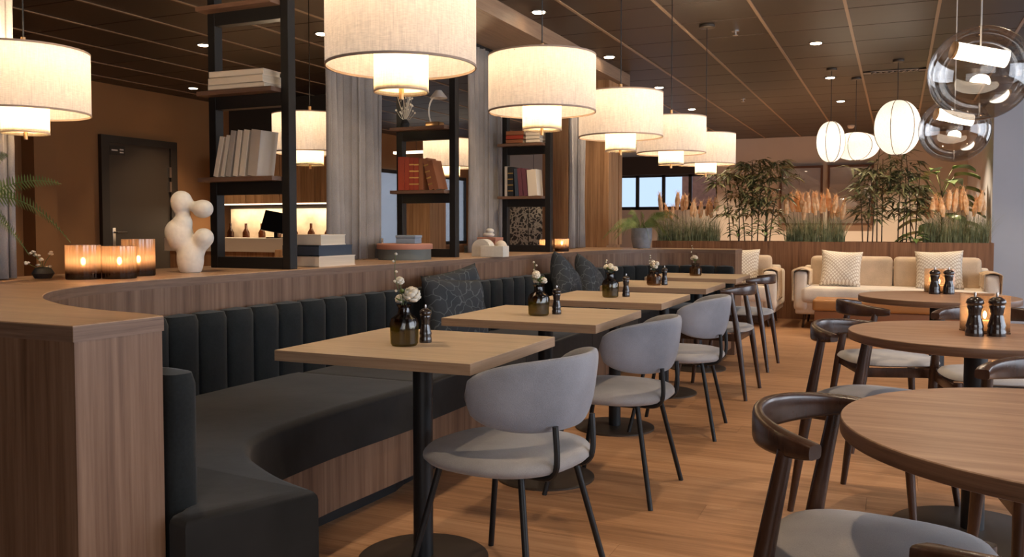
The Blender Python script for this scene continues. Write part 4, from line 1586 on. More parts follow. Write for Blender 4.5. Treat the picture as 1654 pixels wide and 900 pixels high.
# ================================================================ VASES, FLOWERS, MILLS
def flower_vase(label, loc, seed, tall=.14, rv=.042, blooms=3, rz=0, hv=.115, dark=False, group='small glass flower vases on the square tables'):
    rnd = random.Random(seed)
    t = thing('flower_vase', label, 'vase', loc, rz, group)
    r_ = rv
    if not dark:
        prof = [(0, 0), (r_ * .85, 0), (r_ * .97, .008), (r_, .05), (r_ * 1.03, .075), (r_ * .9, .092), (r_ * .5, .105), (r_ * .42, .115), (r_ * .42, .128), (r_ * .55, .137)]
        inn = [(r_ * .50, .137), (r_ * .37, .128), (r_ * .37, .115), (r_ * .45, .104), (r_ * .86, .089), (r_ * .98, .073), (r_ * .95, .05), (r_ * .9, .008), (0, .006)]
    else:
        prof = [(0, 0), (r_ * .85, 0), (r_, .01), (r_, .06), (r_ * .7, .075), (r_ * .6, .09), (r_ * .68, .10)]
        inn = [(r_ * .63, .10), (r_ * .55, .09), (r_ * .65, .073), (r_ * .94, .058), (r_ * .94, .012), (0, .006)]
    MB().lathe(prof + inn, 32, rib=.012).build('glass', 'glass_brown' if dark else 'glass_amber', t, smooth=25)
    MB().lathe([(0, .007), (r_ * .88, .008), (r_ * .93, .055), (0, .055)], 24).build('water', 'water', t, smooth=40)
    top = .137 if not dark else .10
    for b_i in range(blooms):
        a = rnd.uniform(0, 2 * PI)
        rr = rnd.uniform(.008, .03)
        z = top + (.028 if seed == 1 and b_i == 0 else rnd.uniform(.015, tall * .55))
        hx, hy = rr * math.cos(a), rr * math.sin(a)
        st = MB().tube(smooth_path([(0, 0, .02), (hx * .2, hy * .2, top), (hx, hy, z)], 4), .0014, 5).build('stem', 'stem', t)
        m = MB()
        br = (.032 if seed == 1 and b_i == 0 else .019) * rnd.uniform(.9, 1.1)
        for q in range(20):
            zq = 1 - 1.7 * (q + .5) / 20
            th = q * 2.4
            rq = math.sqrt(max(0, 1 - zq * zq))
            d2 = Vector((rq * math.cos(th), rq * math.sin(th), zq))
            mt = d2.to_track_quat('Z', 'Y').to_matrix().to_4x4() @ Matrix.Rotation(.45, 4, 'X')
            m.ellipsoid(Vector((hx, hy, z)) + d2 * br * .72, (br * .52, br * .44, br * .12), 1, mat=mt)
        m.ellipsoid((hx, hy, z), (br * .6, br * .6, br * .6), 1)
        m.build('bloom', 'petal', t, smooth=0)
        for k in range(2):
            lf = MB()
            th = rnd.uniform(0, 2 * PI)
            mt = Matrix.Rotation(th, 4, 'Z') @ Matrix.Rotation(-.5, 4, 'Y') @ Matrix.Translation((.014, 0, 0))
            lf.ellipsoid((hx * .5, hy * .5, (z + top) / 2), (.022, .009, .0015), 1, mat=mt)
            lf.build('leaf', 'fern', t, smooth=0)
    # one long sprig
    a = rnd.uniform(2.2, 3.6)
    pts = smooth_path([(0, 0, .03), (.01 * math.cos(a), .01 * math.sin(a), top + .01), (.03 * math.cos(a), .03 * math.sin(a), top + tall * .55), (.028 * math.cos(a), .03 * math.sin(a), top + tall)], 5)
    MB().tube(pts, .0011, 5).build('sprig_stem', 'stem', t)
    m = MB()
    for k in range(6):
        p = pts[-1 - k * 2]
        m.ellipsoid(p + Vector((rnd.uniform(-.008, .008), rnd.uniform(-.008, .008), 0)), (.0055, .0055, .005), 1)
    o = m.build('buds', 'petal', t, smooth=0)
    o['kind'] = 'stuff'
    return t


def mill(label, loc, h=.115, r=.021, group='dark wooden pepper mills'):
    t = thing('pepper_mill', label, 'pepper mill', loc, 0, group)
    s = h / .115
    pr = [(0, 0), (r, 0), (r * 1.02, .006), (r, .012), (r * .92, .02), (r * .98, .027), (r * .9, .033), (r * .72, .05), (r * .66, .058), (r * .75, .064), (r * .72, .068), (r * .86, .077), (r * .8, .082)]
    MB().lathe([(a, b * s) for a, b in pr] + [(0, .082 * s)], 24).build('body', 'mill', t, smooth=50)
    MB().lathe([(a, b * s) for a, b in [(0, .083), (r * .82, .083), (r * .98, .088), (r * .9, .096), (r * .45, .103), (0, .105)]], 24).build('head', 'mill', t, smooth=50)
    MB().lathe([(a, b * s) for a, b in [(0, .104), (.003, .104), (.0045, .110), (.003, .115), (0, .116)]], 12).build('knob', 'steel', t, smooth=50)
    return t


TZ = .7502
flower_vase('olive glass vase with a white rose and tall sprig on the nearest square table', (-1.505, 2.505, TZ), 1, tall=.17, rv=.047)
mill0 = mill('dark pepper mill beside the vase on the nearest square table', (-1.478, 2.60, TZ), .13, .0215)
flower_vase('smoked glass vase with white blooms on the second square table', (-1.465, 3.60, TZ), 2, tall=.10, blooms=5, rv=.048)
dup(mill0, (-1.41, 3.68, TZ), 0, 'dark pepper mill beside the vase on the second square table')
flower_vase('dark ribbed vase with white blooms on the third square table', (-1.47, 4.68, TZ), 3, tall=.07, blooms=5, rv=.046)
dup(mill0, (-1.40, 4.75, TZ), 0, 'dark pepper mill beside the vase on the third square table')
flower_vase('jam-jar sized vase with white blossom on the fourth square table', (-1.50, 5.75, TZ), 4, tall=.10, blooms=6, rv=.048, dark=True)
dup(mill0, (-1.44, 5.80, TZ), 0, 'small dark mill right behind the vase on the fourth square table')
flower_vase('small vase with a loose white sprig on the farthest square table', (-1.48, 6.98, TZ), 6, tall=.14, blooms=3, rv=.048, dark=True)


def square_lantern(label, loc, rz):
    t = thing('square_lantern', label, 'candle holder', loc, rz, 'square glass candle lanterns on the round tables')
    s, h, th = .0625, .142, .004
    for k, (cx_, cy_, sx, sy) in enumerate([(0, -s, 2 * s, th), (0, s, 2 * s, th), (-s, 0, th, 2 * s - th), (s, 0, th, 2 * s - th)]):
        MB().box((cx_, cy_, h / 2 + .004), (sx, sy, h - .008)).build('glass_pane', 'glass_lantern', t)
    MB().box((0, 0, .003), (2 * s + th, 2 * s + th, .006)).build('base', 'glass_lantern', t)
    MB().lathe([(0, .007), (.03, .007), (.03, .045), (0, .046)], 24).build('candle', 'wax', t, smooth=40)
    MB().ellipsoid((0, 0, .066), (.006, .006, .015), 2).build('flame', 'candle_glow', t, smooth=0)
    point_light('lantern_candle_light', (loc[0], loc[1], loc[2] + .075), .12, (1.0, .62, .34), .012)
    return t


square_lantern('square amber glass candle lantern on the middle round table', (.305, 3.70, TZ), R(20))
mill1 = mill('left black mill in front of the lantern on the middle round table', (.262, 3.565, TZ), .158, .031)
dup(mill1, (.335, 3.592, TZ), 0, 'right black mill in front of the lantern on the middle round table')
square_lantern('square amber glass candle lantern on the farthest round table', (.235, 5.82, TZ), R(20))
dup(mill1, (.205, 5.68, TZ), 0, 'left black mill in front of the lantern on the farthest round table')
dup(mill1, (.280, 5.71, TZ), 0, 'right black mill in front of the lantern on the farthest round table')


# ================================================================ CUSHIONS
def cushion(name, label, cat, loc, rot, w_, h_, d_, mat, group=None, wrinkle=.012, seed=0):
    m = MB()
    rnd = random.Random(seed)
    ph = [rnd.uniform(0, 6) for _ in range(6)]

    def side(sg):
        def fn(u, v):
            x, z = u * 2 - 1, v * 2 - 1
            pin = 1 - .10 * (1 - (abs(x) ** 2.5)) * 0
            # edges pulled in between corners
            xx = x * (1 - .07 * (1 - z * z))
            zz = z * (1 - .07 * (1 - x * x))
            t = (max(0, (1 - x ** 4)) * max(0, (1 - z ** 4))) ** .55
            wv = wrinkle * (math.sin(5 * x + ph[0]) * math.sin(4 * z + ph[1]) + .5 * math.sin(9 * x + 7 * z + ph[2])) * t
            return Vector((xx * w_ / 2, sg * (d_ / 2 * t) + wv * .6, zz * h_ / 2))
        return fn
    m.grid(side(1), 22, 22)
    m.grid(side(-1), 22, 22)
    bmesh.ops.remove_doubles(m.bm, verts=m.bm.verts[:], dist=1e-4)
    o = m.build(name, mat, None, smooth=0)
    o.location = loc
    o.rotation_euler = rot
    return tag(o, label, cat, group)


GC = 'dark printed cushions on the banquette'
cushion('cushion', 'dark blue-grey printed cushion in front, nearest on the banquette', 'cushion', (-2.28, 4.36, .665), (R(-18), R(5), R(66)), .44, .40, .15, 'dark_pillow', GC, seed=1)
cushion('cushion', 'dark printed cushion tucked behind the nearest one on the banquette', 'cushion', (-2.37, 4.56, .69), (R(-10), R(-8), R(74)), .44, .42, .14, 'dark_pillow', GC, seed=2)
cushion('cushion', 'grey-blue plain cushion standing on its corner, nearer of the far pair', 'cushion', (-2.22, 6.02, .70), (R(-22), R(32), R(82)), .42, .42, .16, 'dark_pillow', GC, seed=3)
cushion('cushion', 'dark grey-blue cushion, farther of the far pair on the banquette', 'cushion', (-2.20, 6.50, .69), (R(-24), R(28), R(80)), .40, .40, .15, 'dark_pillow', GC, seed=4)


# ================================================================ SOFAS
def rbox(a, b, bev=.04, seg=4):
    return MB().box2(a, b, bevel=bev, seg=seg)


def sofa(label, x0, x1, y0, arm_l=True, arm_r=True, nb=4, name='sofa', cat='sofa'):
    t = thing(name, label, cat, ((x0 + x1) / 2, y0, 0))
    W = x1 - x0
    hx = W / 2
    rbox((-hx + .02, 0.02, .16), (hx - .02, .86, .30), .03).build('base', 'sofa', t, smooth=60)
    rbox((-hx + .08, -.02, .29), (hx - .08, .70, .47), .075, 5).build('seat_cushion', 'sofa', t, smooth=60)
    if arm_l:
        rbox((-hx, 0.0, .20), (-hx + .15, .86, .64), .07, 5).build('armrest', 'sofa', t, smooth=60)
    if arm_r:
        rbox((hx - .15, 0.0, .20), (hx, .86, .64), .07, 5).build('armrest', 'sofa', t, smooth=60)
    iw = (W - .26) / nb
    for k in range(nb):
        x = -hx + .13 + iw * k
        m = rbox((x + .004, .50, .44), (x + iw - .004, .74, .80), .085, 5)
        m.build('back_cushion', 'sofa_back', t, smooth=60)
    rbox((-hx + .05, .72, .20), (hx - .05, .86, .68), .04).build('back_frame', 'sofa', t, smooth=60)
    for sx in (-1, 1):
        for yy in (.10, .78):
            MB().tube([(sx * (hx - .12), yy, .17), (sx * (hx - .09), yy, .0)], [.018, .011], 10).build('leg', 'chair_wood', t, smooth=40)
    return t


sofa('long cream sofa with four beige back cushions against the planter', -1.06, .98, 10.2, nb=4)
sofa('cream armchair-like sofa half hidden behind the banquette end', -2.35, -1.24, 10.15, nb=2, name='armchair', cat='armchair')


def throw(label, x, y0, z, side_=1):
    # draped over an armrest, hanging down both sides
    m = MB()

    def fn(u, v):
        hw = .082
        out_, in_ = .34, .15
        tot = out_ + 2 * hw + in_
        d_ = v * tot
        if d_ < out_:
            xx, zz = -side_ * hw, -(out_ - d_)
        elif d_ < out_ + 2 * hw:
            q = (d_ - out_) / (2 * hw)
            xx = side_ * (-hw + 2 * hw * q)
            zz = .022 * math.sin(PI * q)
        else:
            xx, zz = side_ * hw, -(d_ - out_ - 2 * hw)
        yy = y0 + (u - .5) * .42 + .02 * math.sin(v * 9)
        xx += .010 * math.sin(u * 22 + v * 3)
        return Vector((x + xx, yy, z + zz + .004 * math.sin(u * 22)))
    m.grid(fn, 36, 40)
    o = m.build('throw_blanket', 'throw', None, smooth=0, mods=[('SOLIDIFY', dict(thickness=.010))])
    return tag(o, label, 'blanket', None)


throw('beige knitted throw over the left arm of the long sofa', -.985, 10.40, .645, 1)
throw('beige knitted throw over the right arm of the armchair', -1.315, 10.40, .645, -1)
th3 = throw('beige throw over the right arm of the long sofa', .905, 10.40, .645, -1)
GP = 'white diamond-patterned cushions'
cushion('cushion', 'white diamond-patterned cushion on the left half of the long sofa', 'cushion', (-.58, 10.50, .665), (R(-14), R(3), R(2)), .44, .42, .17, 'white_pillow', GP, .006, 11)
cushion('cushion', 'white diamond-patterned cushion on the right half of the long sofa', 'cushion', (.42, 10.52, .665), (R(-14), R(-2), R(-3)), .48, .44, .17, 'white_pillow', GP, .006, 12)
cushion('cushion', 'white patterned cushion on the armchair by the banquette end', 'cushion', (-1.72, 10.47, .665), (R(-14), R(0), R(4)), .50, .44, .17, 'white_pillow', GP, .006, 13)
t = thing('upholstered_bench', 'low cognac leather bench in front of the long sofa', 'bench', (-.08, 9.5, 0))
rbox((-.72, 0, .27), (.74, .46, .385), .04).build('seat_pad', 'cognac', t, smooth=60)
rbox((-.70, .02, .04), (.72, .44, .268), .015, 2).build('base', 'cognac_dark', t, smooth=60)
t = thing('candle_dish', 'small amber tea-light glass on the cognac bench', 'candle holder', (-.10, 9.70, .3855))
MB().lathe([(0, 0), (.05, 0), (.055, .06), (.052, .06), (.047, .004), (0, .004)], 24).build('glass', 'glass_candle', t, smooth=40)
MB().lathe([(0, .005), (.03, .005), (.03, .03), (0, .03)], 16).build('candle', 'wax', t, smooth=40)

# ================================================================ PLANTER AND PLANTS
PY = 11.2
pl_ = thing('planter_box', 'long walnut planter wall behind the sofas, filled with grasses and palms', 'planter', (0, 0, 0))
m = MB()
m.box2((-2.95, PY, 0), (1.0, PY + .03, .957))
m.box2((-2.95, PY + .45, 0), (1.0, PY + .48, .957))
m.box2((-2.95, PY + .03, 0), (-2.92, PY + .45, .957))
m.box2((.97, PY + .03, 0), (1.0, PY + .45, .957))
m.build('box', 'planter_wood', pl_)
MB().box2((-2.92, PY + .03, .80), (.97, PY + .45, .90)).build('soil', 'soil', pl_)


def blade(bm, p, d_, L, wdt, droop):
    """narrow tapering grass blade of three segments"""
    side = Vector((-d_.y, d_.x, 0))
    if side.length < 1e-3:
        side = Vector((1, 0, 0))
    side.normalize()
    prev = None
    for i in range(4):
        t_ = i / 3
        q = p + Vector((d_.x * L * t_ * t_ * droop, d_.y * L * t_ * t_ * droop, L * t_ * (1 - .25 * droop * t_)))
        w2 = wdt * (1 - t_ * .92) / 2
        a, b = bm.verts.new(q - side * w2), bm.verts.new(q + side * w2)
        if prev:
            bm.faces.new((prev[0], prev[1], b, a))
        prev = (a, b)


def grass(label, x, y, wid, hgt, nbl, plumes, seed, ph=(.24, .42)):
    rnd = random.Random(seed)
    t = thing('pampas_grass', label, 'plant', (x, y, .895), 0, 'pampas grasses in the planter')
    m = MB()
    for k in range(nbl):
        px, py = rnd.uniform(-wid / 2, wid / 2), rnd.uniform(-.14, .14)
        a = rnd.uniform(0, 2 * PI)
        blade(m.bm, Vector((px, py, 0)), Vector((math.cos(a), math.sin(a), 0)), hgt * rnd.uniform(.45, 1.05), .006, rnd.uniform(.05, .6))
    o = m.build('blades', 'grass', t)
    o['kind'] = 'stuff'
    for k in range(plumes):
        px = -wid / 2 + wid * (k + .5) / plumes + rnd.uniform(-.02, .02)
        py = rnd.uniform(-.10, .10)
        z0 = hgt * .80 + rnd.uniform(-.04, .10)
        L = rnd.uniform(*ph) * .8
        lean = rnd.uniform(-.10, .10)
        pts, rr = [], []
        for i in range(8):
            s = i / 7
            pts.append((px + lean * s * L * 2, py + rnd.uniform(-.004, .004), z0 + L * s))
            rr.append(.004 + .030 * math.sin(PI * min(1, s * .85 + .12)) ** .8 * rnd.uniform(.8, 1.1))
        rr[-1] = .003
        pm = MB().tube(pts, rr, 7)
        for q in range(60):
            s = rnd.uniform(.05, .95)
            a = rnd.uniform(0, 2 * PI)
            r_ = .02
            blade(pm.bm, Vector((px + lean * s * L * 2 + r_ * math.cos(a) * .6, py + r_ * .6 * math.sin(a), z0 + L * s * .93)), Vector((math.cos(a), math.sin(a), 0)), .085, .008, .5)
        po = pm.build('plume', 'plume', t)
        MB().tube([(px * .8, py * .6, 0), (px, py, z0 + .02)], .0025, 5).build('plume_stalk', 'cane', po)
    return t


grass('pampas grass at the left end of the planter, behind the fern pot', -2.52, PY + .24, .78, .46, 1500, 12, 21, (.20, .30))
grass('pampas grass in the middle of the planter, in front of the framed prints', -.94, PY + .24, .68, .44, 1400, 17, 22, (.24, .36))
grass('pampas grass with fat orange plumes at the right end of the planter', .62, PY + .24, .68, .46, 1500, 11, 23, (.26, .36))


def palm(label, x, y, canes, hgt, seed, wid, leafs=9, name='bamboo_palm'):
    rnd = random.Random(seed)
    t = thing(name, label, 'plant', (x, y, .895), 0, 'bamboo palms in the planter')
    for k in range(canes):
        px = -wid / 2 + wid * (k + .5) / canes
        py = rnd.uniform(-.10, .10)
        hh = hgt * rnd.uniform(.72, 1.0)
        lx = rnd.uniform(-.10, .10) + px * .35
        pts = smooth_path([(px, py, 0), (px + lx * .3, py, hh * .5), (px + lx, py + rnd.uniform(-.05, .05), hh)], 5)
        cn = MB().tube(pts, [.008 - .004 * i / (len(pts) - 1) for i in range(len(pts))], 6).build('cane', 'cane', t, smooth=40)
        m = MB()
        bm = m.bm
        for q in range(int(leafs * 1.7)):
            s = rnd.uniform(.30, 1.0) ** .8
            base = pts[min(len(pts) - 1, int(s * (len(pts) - 1)))]
            a = rnd.uniform(0, 2 * PI)
            dr = Vector((math.cos(a), math.sin(a) * .6, rnd.uniform(.1, .7))).normalized()
            tip = base + dr * rnd.uniform(.08, .18)
            m.tube([base, base.lerp(tip, .5) + Vector((0, 0, .01)), tip], .002, 4)
            nl = rnd.randint(4, 7)
            for j in range(nl):
                b_ = a + (j / (nl - 1) - .5) * 2.6
                d2 = Vector((math.cos(b_), math.sin(b_) * .8, rnd.uniform(-.45, .35))).normalized()
                L = rnd.uniform(.13, .24)
                side = d2.cross(Vector((0, 0, 1))).normalized()
                side = (side + Vector((0, 0, rnd.uniform(-.6, .6)))).normalized()
                w2 = .017
                p0, p1, p2 = tip, tip + d2 * L * .45, tip + d2 * L + Vector((0, 0, -.3 * L))
                v0, v1, v2, v3 = bm.verts.new(p0), bm.verts.new(p1 - side * w2), bm.verts.new(p1 + side * w2), bm.verts.new(p2)
                bm.faces.new((v0, v1, v2))
                bm.faces.new((v1, v3, v2))
        o = m.build('leaves', 'bamboo', cn)
        o['kind'] = 'stuff'
    return t


palm('bushy bamboo palm left of the framed prints', -1.72, PY + .24, 7, 1.22, 31, .56, 13)
palm('tall slender bamboo palm right of the framed prints', -.28, PY + .24, 5, 1.20, 32, .26, 9)
palm('tallest bamboo palm, between the slender one and the broad-leaved plant', .10, PY + .26, 5, 1.22, 33, .24, 8)


def leafy(label, loc, n_, size, hgt, seed, mat='big_leaf', name='broad_leaved_plant', spread=.22, grp=None):
    rnd = random.Random(seed)
    t = thing(name, label, 'plant', loc, 0, grp)
    MB().tube([(0, 0, 0), (.01, 0, hgt * .5), (0, 0, hgt * .8)], .012, 8).build('stem', 'cane', t, smooth=40)
    for k in range(n_):
        a = k * 2.4
        s = (k + .5) / n_
        z = hgt * (.35 + .6 * s)
        r_ = spread * (1.1 - .6 * s)
        base = Vector((0, 0, z * .85))
        c = Vector((r_ * math.cos(a), r_ * math.sin(a) * .8, z + .04))
        d2 = Vector((math.cos(a), math.sin(a) * .8, -.15 + .5 * s)).normalized()
        side = d2.cross(Vector((0, 0, 1))).normalized()
        m = MB()
        m.tube([base, base.lerp(c, .5) + Vector((0, 0, .02)), c], .003, 5)
        L = size * rnd.uniform(.8, 1.15)

        def fn(u, v, c=c, d2=d2, side=side, L=L):
            w2 = .33 * L * math.sin(PI * min(1, (u ** .75))) * (1.02 - .25 * u)
            vv = v * 2 - 1
            return c + d2 * L * u + side * w2 * vv + Vector((0, 0, .12 * L * abs(vv) - .45 * L * u * u))
        m.grid(fn, 9, 5)
        m.build('leaf', mat, t, smooth=0)
    return t


leafy('broad-leaved green plant beneath the glass globe lamps, right end of the planter', (.50, PY + 1.05, .30), 30, .30, 1.62, 41, spread=.26)
leafy('small dark leafy shrub under the bushy bamboo palm', (-1.52, PY + .14, .895), 26, .085, .32, 42, name='leafy_shrub', spread=.16)
leafy('second small dark leafy shrub beside the bushy bamboo palm', (-1.86, PY + .14, .895), 18, .08, .26, 43, name='leafy_shrub', spread=.12)
leafy('low dark red-green shrub between the slender palm and the right grass', (.18, PY + .12, .895), 14, .10, .12, 44, name='leafy_shrub', spread=.12)
# floor pot for the broad-leaved plant
tag(MB().lathe([(0, 0), (.14, 0), (.18, .3), (.17, .3), (.13, .02), (0, .02)], 32).build('plant_pot', 'pot_grey', loc=(.50, PY + 1.05, 0), smooth=40), 'floor pot of the broad-leaved plant behind the planter', 'pot')


def frond(pts, leafw, pairs, parent, rnd):
    """one fern frond: a curved rib with paired narrow leaflets"""
    n_ = len(pts) - 1
    m = MB()
    m.tube(pts, [.0024 - .0015 * i / n_ for i in range(n_ + 1)], 5)
    ax = (pts[-1] - pts[0]).normalized()
    side = ax.cross(Vector((0, 0, 1))).normalized()
    side = (side * .45 + Vector((0, 0, rnd.uniform(.6, 1.1)))).normalized()
    L = sum((pts[i + 1] - pts[i]).length for i in range(n_))
    for i in range(1, pairs):
        s = .10 + .89 * i / pairs
        f_ = s * n_
        i0 = min(n_ - 1, int(f_))
        p = pts[i0].lerp(pts[i0 + 1], f_ - i0)
        tg = (pts[i0 + 1] - pts[i0]).normalized()
        ll_ = leafw * math.sin(PI * min(1, s * .78 + .22)) ** .7 + .003
        w_ = L * .89 / pairs * .26
        for sg in (-1, 1):
            d2 = (side * sg + tg * .30 + Vector((0, 0, rnd.uniform(-.25, .05)))).normalized()
            a, b = p - tg * w_, p + tg * w_
            c, d_ = p + d2 * ll_ * .6 + tg * w_ * .9, p + d2 * ll_ * .6 - tg * w_ * .7
            e = p + d2 * ll_
            vs = [m.bm.verts.new(q) for q in (a, b, c, d_, e)]
            m.bm.faces.new((vs[0], vs[1], vs[2], vs[3]))
            m.bm.faces.new((vs[3], vs[2], vs[4]))
    m.build('frond', 'fern', parent)


t = thing('fern', 'fern at the left edge with two long fronds reaching over the counter', 'plant', (-3.10, 2.08, .9403))
MB().lathe([(0, 0), (.05, 0), (.075, .20), (.07, .27), (.062, .27), (.062, .25), (0, .25)], 28).build('pot', 'pot_grey', t, smooth=40)
rn = random.Random(51)
for tip, lift in (((.36, .12, .36), .10), ((.40, .12, .15), .20), ((.12, .10, .19), .13), ((.13, .16, .10), .12), ((-.05, .25, .30), .15), ((.02, -.30, .25), .18), ((.25, -.22, .2), .2), ((.22, .02, .46), .12)):
    b0 = Vector((0, 0, .26))
    T = Vector(tip)
    mid = b0.lerp(T, .5) + Vector((0, 0, lift))
    pts = [b0 * (1 - q) ** 2 + mid * 2 * q * (1 - q) + T * q * q for q in [k / 16 for k in range(17)]]
    frond(pts, .036, 30, t, rn)
t = thing('potted_fern', 'potted fern in a grey-blue pot on the far end of the counter', 'plant', (-2.22, 8.04, .9403))
MB().lathe([(0, 0), (.08, 0), (.10, .09), (.098, .19), (.088, .19), (.088, .17), (0, .17)], 32).build('pot', 'pot_grey', t, smooth=40)
for k in range(22):
    a = 2 * PI * k / 22 + rn.uniform(-.1, .1)
    L = rn.uniform(.26, .42)
    b0 = Vector((.02 * math.cos(a), .02 * math.sin(a), .18))
    yy = max(-1, min(1, math.sin(a)))
    T = Vector((L * math.cos(a), .6 * L * yy - (.0 if yy < 0 else .1 * yy), rn.uniform(.02, .34)))
    mid = b0.lerp(T, .5) + Vector((0, 0, rn.uniform(.12, .24)))
    pts = [b0 * (1 - q) ** 2 + mid * 2 * q * (1 - q) + T * q * q for q in [k2 / 12 for k2 in range(13)]]
    frond(pts, .036, 24, t, rn)

# small white flowering plant behind the candles
t = thing('flower_vase', 'low dark vase of tiny white blossoms left of the candle glasses', 'vase', (-3.13, 2.42, .9403))
MB().lathe([(0, 0), (.03, 0), (.042, .02), (.03, .04), (.02, .045), (0, .045)], 20).build('glass', 'black_cloth', t, smooth=40)
rn = random.Random(9)
for k in range(7):
    a = rn.uniform(0, 2 * PI)
    r_, z = rn.uniform(.02, .06), rn.uniform(.04, .13)
    MB().tube([(0, 0, .04), (r_ * .4 * math.cos(a), r_ * .4 * math.sin(a), z * .7), (r_ * math.cos(a), r_ * math.sin(a), z)], .0012, 4).build('stem', 'stem', t)
    m = MB()
    for q in range(3):
        m.ellipsoid((r_ * math.cos(a) + rn.uniform(-.008, .008), r_ * math.sin(a) + rn.uniform(-.008, .008), z + rn.uniform(-.005, .006)), (.008, .008, .005), 1)
    m.build('bloom', 'petal', t, smooth=0)

# ================================================================ FRAMED PRINTS ON THE FAR WALL
for k, (x0, x1) in enumerate(((-1.90, -1.19), (-1.11, -.38))):
    t = thing('framed_print', ['left framed print on the far wall, behind the pampas grass', 'right framed print on the far wall, behind the pampas grass'][k], 'picture', ((x0 + x1) / 2, 15.86, 1.16), 0, 'framed prints on the far wall')
    w2 = (x1 - x0) / 2
    m = MB()
    m.box2((-w2, -.02, 0), (w2, .035, .04))
    m.box2((-w2, -.02, .99), (w2, .035, 1.03))
    m.box2((-w2, -.02, .04), (-w2 + .035, .035, .99))
    m.box2((w2 - .035, -.02, .04), (w2, .035, .99))
    m.build('frame', 'frame_wood', t)
    MB().box2((-w2 + .035, .0, .04), (w2 - .035, .01, .99)).build('print', 'print', t)
    if k == 0:
        m = MB()
        m.box2((-.12, -.002, .80), (.06, .0, .806))
        m.box2((-.034, -.002, .70), (-.028, .0, .90))
        m.build('line_drawing', 'frame_wood', t)
    MB().box2((-w2 + .035, -.008, .04), (w2 - .035, -.005, .99)).build('glazing', 'window_glass', t)

# ================================================================ BACK ROOM BEYOND THE COUNTER
BY = 7.2
t = thing('back_bar', 'reception bar with lit splashback seen through the nearest open shelf', 'counter', (0, 0, 0))
MB().box2((-7.3, BY, 0), (-5.0, BY + .6, .88)).build('front', 'portal_wood', t)
MB().box2((-7.35, BY - .03, .88), (-4.95, BY + .62, 1.02)).build('worktop', 'cream', t)
MB().box2((-7.6, BY + 1.3, 0.9), (-5.6, BY + 1.34, 1.36)).build('splashback', 'splash', t)
for k in range(4):
    MB().box2((-7.6 + .5 * k, BY + 1.0, 1.42), (-7.11 + .5 * k, BY + 1.34, 1.98), bevel=.004).build('wall_cabinet', 'portal_wood', t)
MB().box2((-7.6, BY + 1.12, 1.405), (-5.6, BY + 1.16, 1.418)).build('under_cabinet_light', 'led', t)
MB().box2((-7.65, BY + 1.341, 0), (-5.55, BY + 1.38, CEIL)).build('back_wall_panel', 'wall_dark', t)
area_light('under_cabinet_lamp', (-6.6, BY + 1.15, 1.40), (0, 0, 0), 2.0, .1, 9, (1, .78, .52))
for k, (x, lab) in enumerate(((-6.05, 'dark angled monitor on the bar, seen right of the nearest shelf'), (-5.15, 'dark monitor on the bar, seen left of the middle shelf'))):
    t = thing('monitor', lab, 'monitor', (x, BY + .25, 1.0205), R(12))
    MB().box2((-.09, -.06, 0), (.09, .06, .012)).build('foot', 'screen', t)
    MB().box((0, 0, .06), (.04, .02, .10)).build('neck', 'screen', t)
    MB().box((0, -.02, .17), (.28, .025, .22), rot=(R(-14), R(10), 0), bevel=.004).build('display', 'screen', t)
jar0 = None
for k in range(7):
    x = -7.45 + .24 * k
    lab = ['small bottle at the left end of the lit bar shelf', 'second small bottle from the left on the lit bar shelf', 'third small bottle from the left on the lit bar shelf', 'fourth small bottle from the left on the lit bar shelf',
           'fifth small bottle from the left on the lit bar shelf', 'sixth small bottle from the left on the lit bar shelf', 'small bottle at the right end of the lit bar shelf'][k]
    if jar0 is None:
        jar0 = MB().lathe([(0, 0), (.04, 0), (.042, .14), (.016, .19), (.016, .25), (0, .25)], 14).build('bottle', 'glass_brown', smooth=40)
        o = tag(jar0, lab, 'bottle', 'bottles on the lit bar shelf')
    else:
        o = jar0.copy()
        COL.objects.link(o)
        o['label'] = lab
    o.location = (x, BY + 1.12, .9305)
tag(MB().box2((-7.6, BY + .95, .0), (-5.6, BY + 1.28, .93)).build('back_cabinet', 'portal_wood'), 'low wooden cabinet behind the bar carrying the bottles', 'cabinet')
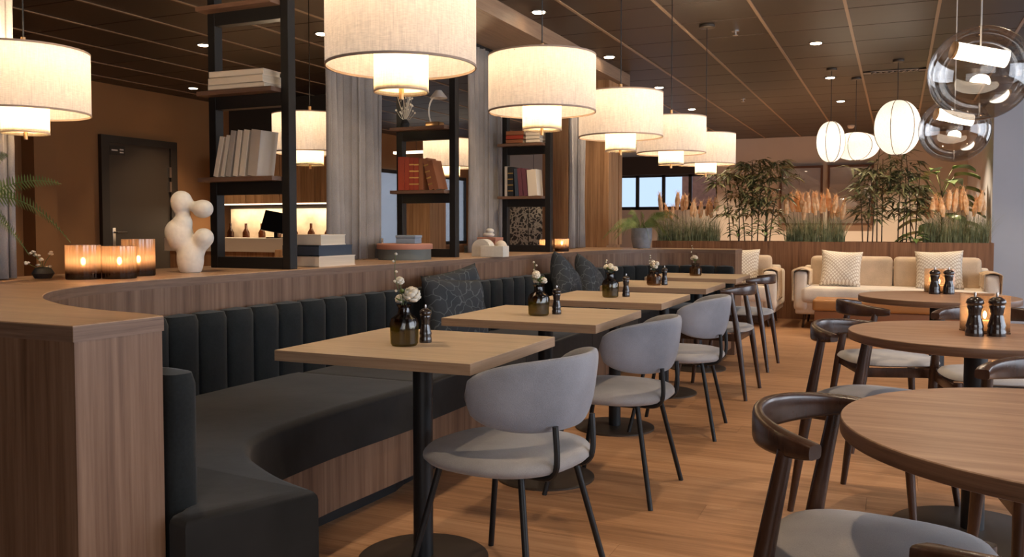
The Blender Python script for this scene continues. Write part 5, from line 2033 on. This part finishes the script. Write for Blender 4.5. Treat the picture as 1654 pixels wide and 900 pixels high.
tag(rbox((-5.30, 6.5, 0), (-4.95, 6.9, .93), .01, 2).build('display_plinth', 'portal_wood'), 'walnut display plinth in front of the bar, low in the nearest shelf opening', 'plinth')
tag(rbox((-4.75, 6.5, 0), (-4.2, 6.9, .98), .01, 2).build('display_plinth', 'cream'), 'cream display plinth in front of the bar, right of the walnut one', 'plinth')
tag(rbox((-5.4, 9.0, 0), (-5.05, 9.4, 1.75), .01, 2).build('room_divider', 'portal_wood'), 'upright oak panel seen through the lower opening of the middle shelf', 'panel')
# wallpapered wall behind the farthest shelf
wp = struct(MB().box2((-4.60, 10.0, 0), (-3.45, 10.06, 1.62)), 'trim_4', 'wall_dark')
for k in range(3):
    MB().box2((-4.57 + .375 * k, 9.98, .75), (-4.21 + .375 * k, 9.999, 1.56)).build('wallpaper_panel', 'wallpaper', wp)
# three globe wall lamps above the wallpaper
for k, (x, z, lab) in enumerate(((-4.06, 1.66, 'white glowing globe, left of three before the patterned panels'), (-3.78, 1.67, 'white glowing globe, middle of three before the patterned panels'), (-3.62, 1.48, 'oval glowing globe, right of three before the patterned panels'))):
    t = thing('globe_lamp', lab, 'lamp', (x, 9.8, 0), 0, 'white globes before the patterned panels')
    MB().ellipsoid((0, 0, z), (.11, .11, .115 if k < 2 else .17), 3).build('globe', 'silk', t, smooth=0)
    MB().tube([(0, 0, z + .13), (0, 0, CEIL)], .003, 6).build('cord', 'black_metal', t)
    point_light('globe_light', (x, 9.8, z), 1.2, (1, .82, .6), .04)
# horizontal light strip on the back ceiling
t = thing('light_strip', 'slim horizontal ceiling light strip in the back room', 'ceiling light', (0, 0, 0))
MB().box2((-7.4, 12.0, 2.30), (-4.7, 12.08, 2.34)).build('tube', 'led', t)
for x in (-7.0, -5.1):
    MB().tube([(x, 12.04, 2.34), (x, 12.04, CEIL)], .004, 6).build('hanger', 'black_metal', t)
window_unit(5, 'x', -7.84, 11.7, 15.4, .8, 2.1, 3)
M['daylit'] = emis('daylit blind', (.80, .88, 1.0), .45)
tag(MB().box2((-7.895, 11.7, .8), (-7.88, 15.4, 2.1)).build('roller_blind', 'daylit'), 'daylit white roller blind filling the far back-room window', 'blind')
